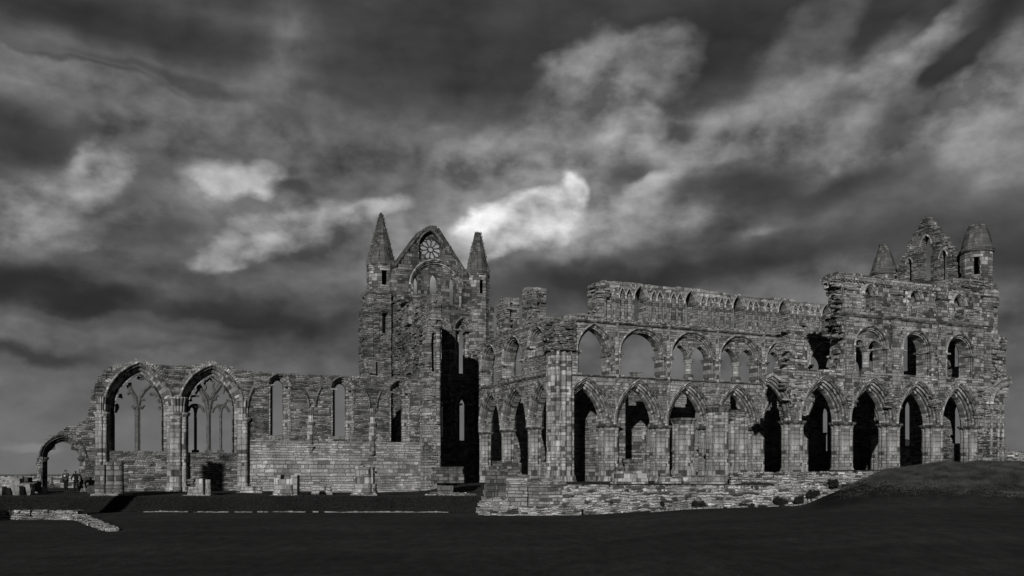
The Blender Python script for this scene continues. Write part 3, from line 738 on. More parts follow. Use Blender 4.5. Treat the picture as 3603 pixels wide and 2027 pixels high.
# ======== north transept
FNW = Frame('E', 94.3); FWS = Frame('E', 82.6)
def build_transept():
    out = mk(FT, [(3, 395, 2600), (3, 395, 655), (3, 430, 545)]) + ragged(mk(FT, [(3, 430, 545), (3, 630, 282), (3, 660, 240), (3, 700, 213), (3, 725, 211), (3, 765, 233), (3, 1000, 603), (3, 1060, 850), (3, 1130, 850), (3, 1215, 870)]), .5, .05, 2) \
        + ragged(mk(FT, [(3, 1222, 900), (3, 1205, 1000), (3, 1215, 1110), (3, 1160, 1180)]), .5, .08, 3) + mk(FT, [(3, 1160, 2600)])
    big = Op(FT, 3, 588, 935, 848, 700, 528, True); rose = Op(FT, 3, 622, 800, 488, 385, 258)
    la = [Op(FT, 3, 915, 956, 1400, 1062, 1018, v=1.1), Op(FT, 3, 742, 783, 1400, 1062, 1018, v=1.1), Op(FT, 2, 1669, 1712, 727, 470, 424, v=1.1), Op(FT, 2, 1508, 1552, 700, 450, 405, v=1.1)]
    uc = FT.u(3, 970); d = la[0].uc - uc
    for l in la: l.rr = .68; l.uc += .12
    holes1 = [big.poly(.45), rose.poly()] + [l.poly(l.rr) for l in la]
    k = 78 / 2.264 * 94 / F
    rc = FT.at(3, 712, 403, .6); circ = [(rc[0] + k * math.cos(a) * 1.2, max(rc[1] - k * .98, rc[1] + 1.08 * k * math.sin(a))) for a in [2 * math.pi * i / 40 for i in range(40)]]
    tri = [Op(FT, 3, 560, 602, 838, 690, 620, v=.9), Op(FT, 3, 697, 757, 840, 670, 608, v=.9), Op(FT, 3, 850, 890, 848, 690, 633, v=.9)]
    mb = MB(); wall(mb, out, holes1, 0, .45, .7, .02, 5); wall(mb, out, [circ] + [t.poly() for t in tri] + [l.poly(l.rr) for l in la], .452, .85); wall(mb, out, [big.poly(.45), big.poly(-.2) and rose.poly(.25)] + [l.poly(l.rr) for l in la], .852, 1.15)
    stones(mb, out, [big.poly(.9), rose.poly(.3)] + [l.poly(l.rr + .3) for l in la], 0, 170, out=.05, seed=3)
    capstones(mb, mk(FT, [(3, 1060, 850), (3, 1215, 870)]), 0, 1.4, 2); capstones(mb, mk(FT, [(3, 640, 265), (3, 720, 207), (3, 765, 230)]), 0, 1.4, 3, .4, 1)
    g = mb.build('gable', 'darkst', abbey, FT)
    mb = MB()
    for a, b in (((425, 545), (640, 262)), ((770, 235), (1000, 598))):
        A, B = FT.at(3, *a), FT.at(3, *b); bar(mb, [A, ((A[0] + B[0]) / 2, (A[1] + B[1]) / 2), B], .3, -.1, 1.6)
    mb.build('gable_coping', 'spire', g, FT)
    mb = MB(); arch_ring(mb, big, .47, -.03, .5, .72, 3, .09, nseg=18); hood(mb, big, .42, .18, .16, n=18)
    for s_ in (-1, 1): shaft(mb, big.uc + s_ * (big.a + .25), .1, big.z0, big.zs, .14)
    mb.build('recess_arch', 'arch', g, FT)
    for t in tri[1:]:
        mb = MB(); hood(mb, t, .1, .16, .1, .7); mb.build('lancet_arch', 'arch', g, FT)
    for l in la:
        mb = MB(); arch_ring(mb, l, l.rr + .02, -.02, .95, 1.13, 4, .07, jamb=True); hood(mb, l, l.rr - .02, .16, .15)
        for s_ in (-1, 1): mb.box(l.uc + s_ * (l.a + l.rr * .5) - .4, l.uc + s_ * (l.a + l.rr * .5) + .4, -.14, .5, l.zs - .05, l.zs + .12, .01)
        mb.build('lancet_window', 'ashlar', g, FT)
    # rose window
    mb = MB(); v0, v1 = .5, .68; k2 = k; k = k * 1.0
    for r0, r1 in ((.0, .0),):
        ring = [(rc[0] + .21 * k / 1 * math.cos(a) * 1.3, rc[1] - .02 + .27 * k * math.sin(a)) for a in [2 * math.pi * i / 24 for i in range(25)]]; ring = [(rc[0] + (a - rc[0]) * 1.14, b) for a, b in ring]; bar(mb, ring, .11, v0, v1)
    for i in range(10):
        a = 2 * math.pi * (i + .35) / 10; c, s_ = math.cos(a) * 1.16, math.sin(a) * 1.06
        bar(mb, [(rc[0] + .3 * k * c, rc[1] + .3 * k * s_), (rc[0] + .55 * k * c, rc[1] + .55 * k * s_), (rc[0] + .78 * k * c, rc[1] + .78 * k * s_)], .105, v0, v1)
        for d in (-1, 1):
            b = a + d * .13; e = a + d * .31
            bar(mb, [(rc[0] + .76 * k * c, rc[1] + .76 * k * s_), (rc[0] + .9 * k * 1.16 * math.cos(b), rc[1] + .9 * k * 1.06 * math.sin(b)), (rc[0] + 1.02 * k * 1.16 * math.cos(e), rc[1] + 1.02 * k * 1.06 * math.sin(e))], .095, v0, v1)
    bar(mb, [(rc[0] + 1.2 * k * math.cos(a), max(rc[1] - k * .97, rc[1] + 1.08 * k * math.sin(a))) for a in [2 * math.pi * i / 40 for i in range(41)]], .12, v0 - .05, v1)
    mb.build('rose_window', 'sooty', g, FT)
    mb = MB(); hood(mb, rose, .0, .14, .1); mb.build('rose_hood', 'darkst', g, FT); mb = MB(); string(mb, FT.u(3, 790), FT.u(3, 1100), FT.at(3, 950, 905)[1], 0, .14, .25); mb.build('string_course', 'arch', g, FT)
    # corner turrets
    D1 = 92.3; X1 = wx(1340.5, D1)
    zt = lambda px, y, D: H + (HY - y) * D / F
    z_ = lambda y, D: H + (HY - (700 + y / 2.264)) * D / F
    turret(abbey, X1, D1, z_(760, D1), z_(528, D1), 1.42, z_(112, D1), .12, win=([1], -.26, .26, z_(703, D1), z_(590, D1)), rot=R(-22.5))
    D2 = 95.2; X2 = wx(1681, D2)
    turret(abbey, X2, D2, z_(1250, D2), z_(603, D2), 1.2, z_(272, D2), .33, win=([1], -.2, .2, z_(770, D2), z_(662, D2)), rot=R(-22.5), ragtop=2)
    # buttressed north-west corner
    l = [(3, 136, 1385), (3, 138, 1270), (3, 138, 1100), (3, 140, 900), (3, 166, 895), (3, 170, 830), (3, 166, 762), (3, 210, 735)]
    out = mk(FNW, [(3, 150, 2600), (3, 150, 1400)], 2.) + ragged(mk(FNW, l, 2.), .5, .08, 6) + mk(FNW, [(3, 400, 735), (3, 400, 2600)])
    sl_ = [mk(FNW, [(3, 328, 1070), (3, 328, 905), (3, 372, 905), (3, 372, 1070)]), mk(FNW, [(3, 243, 1180), (3, 243, 1120), (3, 256, 1120), (3, 256, 1180)])]
    mb = MB(); wall(mb, out, sl_, 0, .8, .6, .05, 6); wall(mb, out, [], .802, 2.); stones(mb, out, sl_, 0, 330, out=.14, seed=12)
    for (x, w, a, b, o) in ((235, 30, 1270, 900, .12), (290, 20, 1400, 900, .1), (240, 60, 1390, 1290, .4)):
        u0, z0 = FNW.at(3, x - w / 2, a); u1, z1 = FNW.at(3, x + w / 2, b); mb.box(u0, u1, -o, .1, z0, z1, .04)
    capstones(mb, mk(FNW, [(3, 275, 742), (3, 400, 740)]), 0, 1.8, 8, .4, 2); capstones(mb, mk(FNW, l[-4:], 1.9), 1.2, 2., 9, .3, 1.)
    string(mb, FNW.u(3, 138), FNW.u(3, 290), FNW.at(3, 200, 1103)[1], 0, .2, .2)
    mb.build('corner_buttress', 'rubble', abbey, FNW)
    # west wall of the transept, seen edge-on, and its torn south end
    top = mk(FW, [(3, 380, 742), (3, 480, 768), (3, 578, 768), (3, 592, 850), (3, 640, 838), (3, 672, 832)])
    out = [(top[0][0] - .5, -.5)] + [(top[0][0] - .5, top[0][1])] + ragged(top, .45, .1, 9) + [(FW.u(3, 675), -.5)]
    hs = [mk(FW, [(3, 484, 1020), (3, 484, 900), (3, 500, 880), (3, 520, 900), (3, 520, 1020)]), mk(FW, [(3, 494, 1382), (3, 494, 1205), (3, 530, 1205), (3, 530, 1382)])]
    mb = MB(); wall(mb, out, hs, 0, 1.5, .5, .07, 7); stones(mb, [p for p in out], hs, 0, 360, .3, .9, .22, 13)
    capstones(mb, top, 0, 1.5, 9, .5, 1.4)
    for (x, w, a, b, o) in ((545, 45, 1020, 860, .3), (430, 30, 1400, 1080, .1), (548, 40, 1400, 1180, .25), (520, 60, 850, 790, .4)):
        u0, z0 = FW.at(3, x - w / 2, a); u1, z1 = FW.at(3, x + w / 2, b); mb.box(u0, u1, -o, .1, z0, z1, .05)
    for (a, b) in (((440, 1195), (365, 1305)), ((665, 1150), (600, 1315))): bar(mb, [FW.at(3, *a), FW.at(3, (a[0] + b[0]) / 2, (a[1] + b[1]) / 2), FW.at(3, *b)], .16, -.22, .02)
    ww = mb.build('transept_wall', 'rubble', abbey, FW)
    out = ragged(mk(FWS, [(3, 668, 1460), (3, 668, 1150), (3, 690, 1120), (3, 690, 950), (3, 722, 940), (3, 722, 765), (3, 745, 750), (3, 785, 765), (3, 797, 810), (3, 795, 1000), (3, 798, 1385), (3, 770, 1400)]), .5, .06, 4) + mk(FWS, [(2, 1552, 420), (2, 1552, 1150), (2, 1440, 1150)])
    sl_ = [mk(FWS, [(3, 724, 1376), (3, 718, 1150), (3, 724, 1068), (3, 752, 1068), (3, 757, 1376)])]
    mb = MB(); wall(mb, out, sl_, 0, 1.3, .4, .04, 8); stones(mb, out, sl_, 0, 130, out=.16, seed=14)
    u0 = FWS.u(3, 765); u1 = FWS.u(3, 790)
    for x in (738, 772): shaft(mb, FWS.u(3, x), -.05, FWS.at(3, x, 1000)[1] - (0 if x < 750 else 8.5), FWS.at(3, x, 960 if x < 750 else 1010)[1], .2, True)
    for (x0, x1, y, o) in ((690, 798, 955, .2), (715, 795, 1010, .25)): mb.box(FWS.u(3, x0), FWS.u(3, x1), -o, .2, FWS.at(3, 740, y + 8)[1], FWS.at(3, 740, y - 6)[1], .03)
    mb.build('broken_pier', 'ashlar', ww, FWS)
build_transept()

def arcade(fr, parent, us, zc, R_, apex_o, v0, v1, zb, r0=.62, n=4, skip=(), npl=8, base_z=None, pm='pier', hood_=True):
    """piers at us; returns the openings between them"""
    ops = []
    for i in range(len(us) - 1):
        uc = (us[i] + us[i + 1]) / 2; a = (us[i + 1] - us[i]) / 2 - .1
        ops.append(Op.raw(fr, uc, a, zc - 3, zc, apex_o - zc))
    return ops
# ======== transept east arcade and the crossing pier
def capring(parent, fr, u, zc, R_):
    mb = MB(); f = lobed(8, R_, .1, 0, .25)
    loft(mb, u, 0, [(zc - .3, 1.03), (zc - .2, 1.12), (zc - .17, 1.22), (zc - .08, 1.3), (zc + .02, 1.3), (zc + .05, 1.2)], f, 64); mb.build('capital', 'darkst', parent, fr)
def build_te():
    V0 = -.7
    line = [(4, 60, 425), (4, 110, 395), (4, 156, 378), (4, 158, 205), (4, 175, 172), (4, 204, 155), (4, 205, 260), (4, 207, 342), (4, 303, 325), (4, 303, 110), (4, 330, 100), (4, 352, 105), (4, 356, 180), (4, 356, 262), (4, 430, 275), (4, 470, 300)]
    tp = mk(FTE, line, V0)
    cap = FTE.at(4, 220, 912)[1]
    us = [FTE.u(4, x) for x in (92, 220, 372, 517)]
    zc = FTE.at(4, 372, 892)[1]
    out = [(tp[0][0] - .6, zc), (tp[0][0] - .6, tp[0][1])] + ragged(tp, .45, .08, 12) + [(tp[-1][0], zc)]
    apex = FTE.at(4, 382, 632, V0)[1]
    arcs = [Op.raw(FTE, (us[i] + us[i + 1]) / 2, (us[i + 1] - us[i]) / 2 - .12, zc - 3, zc, apex - zc) for i in range(3)]
    tf = [Op(FTE, 4, 66, 157, 645, 560, 425, True, V0), Op(FTE, 4, 188, 300, 600, 528, 378, True, V0), Op(FTE, 4, 335, 428, 485, 430, 325, False, V0)]
    cl = []
    low = mk(FTE, [(4, 60, 425), (4, 110, 395), (4, 156, 378), (4, 207, 350), (4, 303, 330), (4, 356, 300), (4, 430, 280), (4, 470, 300)], V0)
    lowo = [(low[0][0] - .6, zc), (low[0][0] - .6, low[0][1])] + low + [(low[-1][0], zc)]
    holes = [a.poly() for a in arcs] + [t.poly() for t in tf[:2]] + cl
    mb = MB(); wall(mb, out, holes + [tf[2].poly()], V0, V0 + .5, .6, .04, 20); wall(mb, lowo, holes, V0 + .502, .1); wall(mb, out, holes, .102, .7)
    stones(mb, out, [a.poly(.3) for a in arcs] + [t.poly(.4) for t in tf] + cl, V0, 200, out=.1, seed=21); capstones(mb, tp, V0, .7, 22, .45, 1.6)
    w = mb.build('transept_arcade', 'ashlar', abbey, FTE)
    for a in arcs:
        mb = MB(); arch_ring(mb, shrink(a, .65), .68, V0 - .03, -.05, .73, 4, .11, nseg=14); hood(mb, a, -.02, .15, .13, V0); mb.build('arch_moulding', 'arch', w, FTE)
    for t in tf:
        mb = MB(); arch_ring(mb, shrink(t, .4), .42, V0 - .03, V0 + .5, .68, 3, .07, jamb=True); hood(mb, t, -.02, .14, .12, V0)
        for s_ in (-1, 1): mb.box(t.uc + s_ * (t.a - .2) - .32, t.uc + s_ * (t.a - .2) + .32, V0 - .12, V0 + .9, t.zs - .1, t.zs + .12, .01)
        mb.build('triforium_arch', 'arch', w, FTE)
    zb = [.3, .6, .7]
    for u, z in zip(us[:3], (.3, .6, .75)):
        mb = MB(); pier(mb, u, 0, z, zc, .62, 8); mb.build('pier', 'pier', w, FTE); capring(w, FTE, u, zc, .62)
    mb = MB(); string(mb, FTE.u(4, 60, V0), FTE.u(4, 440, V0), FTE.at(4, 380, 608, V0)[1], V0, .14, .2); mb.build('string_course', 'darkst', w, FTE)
    # crossing pier with rubble mass above
    X, Y = wx(1971, 79.), 79.; fr = Flat(X, Y, TH, 0); mb = MB()
    z0 = H + (HY - 1698) * 79 / F; zt = H + (HY - (950 + 462 / 1.61)) * 79 / F; zr = H + (HY - (950 + 285 / 1.61)) * 79 / F
    loft(mb, 0, 0, [(z0 - .4, 1.2), (z0 + .12, 1.2), (z0 + .2, 1.12), (z0 + .5, 1.12), (z0 + .62, 1.02), (z0 + .8, 1.)] + [(z0 + .8 + (zt - z0 - .8) * i / 6, 1.) for i in range(1, 7)], lobed(12, 1.14, .3, .13, .3), 144)
    p = mb.build('crossing_pier', 'pier', abbey, fr)
    mb = MB(); rr = random.Random(3)
    n = 15
    for i in range(n):
        z = zt + (zr - zt) * i / n; k = 1.12 - .15 * abs(i / n - .4)
        for j in range(14):
            a = j / 14 * 6.283 + rr.random(); r = k * rr.uniform(.72, 1.); w = rr.uniform(.22, .4)
            mb.box(r * math.cos(a) - w, r * math.cos(a) + w, r * math.sin(a) - w, r * math.sin(a) + w, z, z + (zr - zt) / n * 1.05, .04)
    mb.box(-1, 1, -1, 1, zt, zr - .1, .05)
    mb.build('rubble_core', 'rubble', p, fr)
    # rear wall of the transept chapels
    mb = MB(); a = FTE.uof(wx(1700, 95), 95) - 12; b = FTE.uof(wx(1971, 79), 79)
    hs = [Op.raw(FTE, a + (b - a) * k, .45, 3., 6.2, 1.2).poly() for k in (.5, .72, .9)]
    wall(mb, [(a, -.5)] + ragged([(a, 9.), (b, 8.6)], .6, .1, 3) + [(b, -.5)], hs, 5.4, 6.4); mb.build('chapel_wall', 'ashlar', abbey, FTE)
build_te()
# ======== choir
V0 = -.8; V1 = .8
ZC = FB.at(6, 375, 550)[1]
def fit(L, n):
    """even bays through measured centres"""
    k = list(range(len(L))); a = (L[-1] - L[0]) / (len(L) - 1); b = sum(l - a * i for i, l in zip(k, L)) / len(L)
    return [b + a * i for i in range(n)], a
def clustered_pier(parent, fr, u, z0, zc, R_=.8):
    mb = MB(); loft(mb, u, 0, pier_levels(z0, zc), lobed(8, R_, .15, 0, .25), 64); capring(parent, fr, u, zc, R_); return mb.build('pier', 'pier', parent, fr)
def moulded(parent, fr, a, v0=V0, n=4, r0=.7):
    mb = MB(); arch_ring(mb, shrink(a, r0), r0 + .02, v0 - .03, 0., V1 + .02, n, .12, nseg=16); hood(mb, a, -.03, .16, .15, v0, n=16); return mb.build('arch_moulding', 'arch', parent, fr)
uNE = FB.uof(*(lambda X: (X, 77.1 + .46 * X))((175.8 - 77.1) / (.46 + 1 / .46)))
uSE = FS.uof(*(lambda X: (X, 65.5 + .46 * X))((175.8 - 65.5) / (.46 + 1 / .46)))
def build_choir_north():
    pc, sp = fit([FB.u(6, x) for x in (375, 817, 1227, 1687)], 7)
    shf, sp2 = fit([FB.u(5, x, V0) for x in (520, 1060, 1580, 2070, 2540)], 7)
    sp = (sp + sp2) / 2
    pc = [pc[0] + sp * i for i in range(7)]; shf = [shf[0] + sp * i for i in range(7)]
    pc = [p for p in pc if p < uNE]; 
    first = pc[0] - sp
    top = mk(FB, [(5, -40, 482), (5, 100, 472), (5, 240, 468), (5, 352, 500), (5, 306, 445), (5, 308, 280), (5, 320, 240), (5, 306, 165), (5, 330, 135), (5, 360, 120), (5, 480, 118), (5, 800, 145), (5, 1040, 178), (5, 1300, 192), (5, 1590, 235), (5, 1840, 272), (5, 2060, 300), (5, 2300, 305), (5, 2576, 350)], V0)
    ztop = top[-1][1]
    out = [(top[0][0], ZC)] + ragged(top[:10], .4, .07, 31) + ragged(top[9:] + [(uNE, ztop)], 1.2, .04, 32) + [(uNE, ZC)]
    apex = FB.at(6, 655, 150, V0)[1]
    cs = [first] + pc
    arcs = [Op.raw(FB, (a + b) / 2, (b - a) / 2 - .12, ZC - 3, ZC, apex - ZC) for a, b in zip(cs, cs[1:])]
    zsill = FB.at(5, 540, 1135, V0)[1]; zsp = FB.at(5, 540, 885, V0)[1]; zap = FB.at(5, 770, 625, V0)[1]
    tri = []
    for i in range(-1, len(shf) - 1):
        a = shf[0] + sp * i; b = a + sp
        o = Op.raw(FB, (a + b) / 2, (b - a) / 2 - .28, zsill, zsp, zap - zsp, i >= 0)
        if i == -1: o.uc = (FB.u(5, 92, V0) + FB.u(5, 470, V0)) / 2; o.a = (FB.u(5, 470, V0) - FB.u(5, 92, V0)) / 2; o.h *= 1.04
        tri.append(o)
    zstr = FB.at(5, 520, 570, V0)[1]
    zst = FB.at(5, 600, 300, V0)[1]; zsa = FB.at(5, 580, 195, V0)[1]; zta = FB.at(5, 770, 172, V0)[1]
    tall = []; small = []
    for i in range(0, len(shf) - 1):
        a = shf[i]; k = sp / 540.
        tall.append(Op.raw(FB, a + 250 * k, 70 * k, zstr + .3, zst, zta - zst))
        for x in (57, 127, 387, 450): small.append(Op.raw(FB, a + x * k, 31 * k, zstr + .25, zst, zsa - zst))
    small.append(Op(FB, 5, 398, 462, 530, 300, 200, False, V0))
    through = [a.poly() for a in arcs] + [t.poly() for t in tri] + [t.poly() for t in tall]
    rc = [FB.at(5, 690, 176, V0), FB.at(5, 857, 190, V0)]
    mb = MB(); wall(mb, out, through + [s.poly() for s in small], V0, V0 + .3, .8, .02, 33); wall(mb, out, through, V0 + .302, V1)
    stones(mb, out, [a.poly(.3) for a in arcs] + [t.poly(.4) for t in tri + tall + small], V0, 260, out=.05, seed=34)
    capstones(mb, top[:11], V0, V1, 35, .45, 1.8); capstones(mb, top[10:] + [(uNE, ztop)], V0, V1, 36, .6, .35)
    rr = random.Random(8)
    for i in range(70):
        u, z = FB.at(5, rr.uniform(330, 410), rr.uniform(135, 290), V0); w = rr.uniform(.15, .4); mb.box(u - w, u + w, V0 - rr.uniform(.02, .25), V0 + .3, z - .07, z + .07, .03)
    w = mb.build('choir_wall', 'ashlar', abbey, FB)
    for a in arcs: moulded(w, FB, a)
    for i, p in enumerate(pc):
        z0 = max(.7, ground(*FB.world(p, 0)) - .1); clustered_pier(w, FB, p, z0, ZC)
    # triforium
    for i, t in enumerate(tri):
        mb = MB(); inner = shrink(t, .32)
        arch_ring(mb, inner, .34, V0 - .03, V0 + .45, V1, 3, .07, jamb=True, nseg=16); hood(mb, t, -.04, .16, .14, V0, n=16)
        tw = mb.build('triforium_arch', 'arch', w, FB)
        for s_ in (-1, 1):
            mb = MB(); ue = t.uc + s_ * t.a
            mb.box(ue - (.4 if s_ > 0 else .1), ue + (.4 if s_ < 0 else .1), V0 - .12, V1, t.zs - .12, t.zs + .04, .008)
            for q in range(8): mb.box(ue - s_ * .28 - .09, ue - s_ * .28 + .09, V0 + q * .2, V0 + q * .2 + .12, t.zs - .3, t.zs - .1, .01)
            mb.build('capital', 'ashlar', tw, FB); mb = MB()
            mb.box(ue - (.38 if s_ > 0 else .1), ue + (.38 if s_ < 0 else .1), V0 - .1, V1, t.z0 - .02, t.z0 + .14, .01)
            mb.build('jamb_base', 'ashlar', tw, FB)
        if i >= 2:
            # two lights under a solid head, with a central column
            e = .16; a2 = (inner.a - e) / 2; sub = [Op.raw(FB, inner.uc + s_ * (a2 + e), a2, inner.z0, inner.zs - .1, a2 * 1.25) for s_ in (-1, 1)]
            mb = MB(); plate = [(inner.uc - inner.a - .02, inner.zs - .05)] + inner.curve(.02, 16) + [(inner.uc + inner.a + .02, inner.zs - .05)]
            wall(mb, plate, [s.poly(0, inner.zs - 1) for s in sub] , V0 + .5, .4)
            for s in sub: arch_ring(mb, s, .16, V0 + .46, V0 + .62, .4, 2, .05); 
            q = [(inner.uc + .22 * math.cos(x), inner.zs + inner.h * .55 + .22 * math.sin(x)) for x in [6.283 * j / 16 for j in range(17)]]; bar(mb, q, .09, V0 + .4, V0 + .52)
            mb.build('tympanum', 'ashlar', tw, FB)
            mb = MB(); loft(mb, inner.uc, -.1, [(inner.z0 - .05, 1.45), (inner.z0 + .5, 1.45), (inner.z0 + .55, 1.), (inner.zs - .55, 1.), (inner.zs - .5, 1.15), (inner.zs - .3, 1.35), (inner.zs - .25, 1.6), (inner.zs - .1, 1.6)], lobed(4, .3, .12, .78, .5), 40); mb.build('column', 'pier', tw, FB)
        if i == 1:
            mb = MB(); u, z = FB.at(5, 722, 1140, 0); mb.box(u - .42, u + .42, -.3, .3, z - .2, z + .28, .02); mb.box(u - .5, u + .5, -.35, .35, z + .28, z + .42, .02); mb.build('column_base', 'ashlar', tw, FB)
    # clerestory
    for i, t in enumerate(tall):
        mb = MB(); hood(mb, t, 0., .15, .14, V0); arch_ring(mb, shrink(t, .1), .11, V0 - .02, V0 + .2, V1 - .3, 2, .04, jamb=False)
        for s_ in (-1, 1): shaft(mb, t.uc + s_ * (t.a + .1), V0 - .02, t.z0, t.zs, .08)
        mb.build('clerestory_window', 'arch', w, FB)
    for s in small:
        mb = MB(); hood(mb, s, 0., .11, .12, V0)
        for d in (-1, 1):
            shaft(mb, s.uc + d * (s.a + .05), V0 - .03, s.z0, s.zs, .075, True, True)
        mb.build('blind_arch', 'arch', w, FB)
    for c in rc: mb = MB(); bar(mb, [(c[0] + .24 * math.cos(x), c[1] + .24 * math.sin(x)) for x in [6.283 * j / 16 for j in range(17)]], .1, V0 - .12, V0 + .03); mb.build('roundel', 'arch', w, FB)
    mb = MB()
    string(mb, FB.u(5, 0, V0), uNE, zstr, V0, .16, .2); mb.build('string_course', 'darkst', w, FB); mb = MB(); string(mb, FB.u(5, 0, V0), uNE, zsill - .05, V0, .12, .16)
    mb.build('string_course', 'darkst', w, FB)
    for i, s in enumerate(shf):
        if s > uNE - 1: continue
        mb = MB(); z1 = interp(s, [(top[k][0], top[k][1]) for k in range(9, len(top))]) - .1
        loft(mb, s, V0, [(ZC + 1.2, .6), (ZC + 1.9, 1.), (z1 - .7, 1.), (z1 - .4, 1.6), (z1 - .1, 1.6)], lobed(6, .17, .25), 24); mb.build('wall_shaft', 'arch', w, FB)
build_choir_north()

def build_aisle():
    a = FA.uof(wx(1990, 86), 86); b = uNE + 1.; zt = 9.9
    b = FA.uof(*(lambda X: (X, 84 + .46 * X))((175.8 - 84) / (.46 + 1 / .46)))
    ops = [Op(FA, 8, 350, 411, 782, 450, 400, v=.8), Op(FA, 8, 757, 816, 790, 520, 468, v=.8), Op(FA, 6, 697, 742, 720, 590, 530, v=.8), Op(FA, 6, 1120, 1200, 700, 480, 400, v=.8), Op(FA, 6, 240, 272, 700, 560, 500, v=.8)]
    for o in ops: o.rr = .45
    mb = MB(); wall(mb, [(a, -.5)] + ragged([(a, zt), (a + 12, zt - .3), (b, zt - .2)], .6, .12, 41) + [(b, -.5)], [o.poly(o.rr) for o in ops], 0, 1.2, 1., .02, 41)
    w = mb.build('aisle_wall', 'ashlar', abbey, FA)
    for o in ops:
        mb = MB(); arch_ring(mb, o, o.rr + .02, -.02, .8, 1.18, 3, .06, jamb=True); hood(mb, o, o.rr, .13, .12); mb.build('lancet_window', 'ashlar', w, FA)
    mb = MB(); string(mb, a, b, 3.6, 0, .12, .18)
    for x in np.arange(a + 3, b, 5.6): shaft(mb, float(x), -.05, .5, 5.8, .2)
    mb.build('wall_shaft', 'arch', w, FA)
build_aisle()

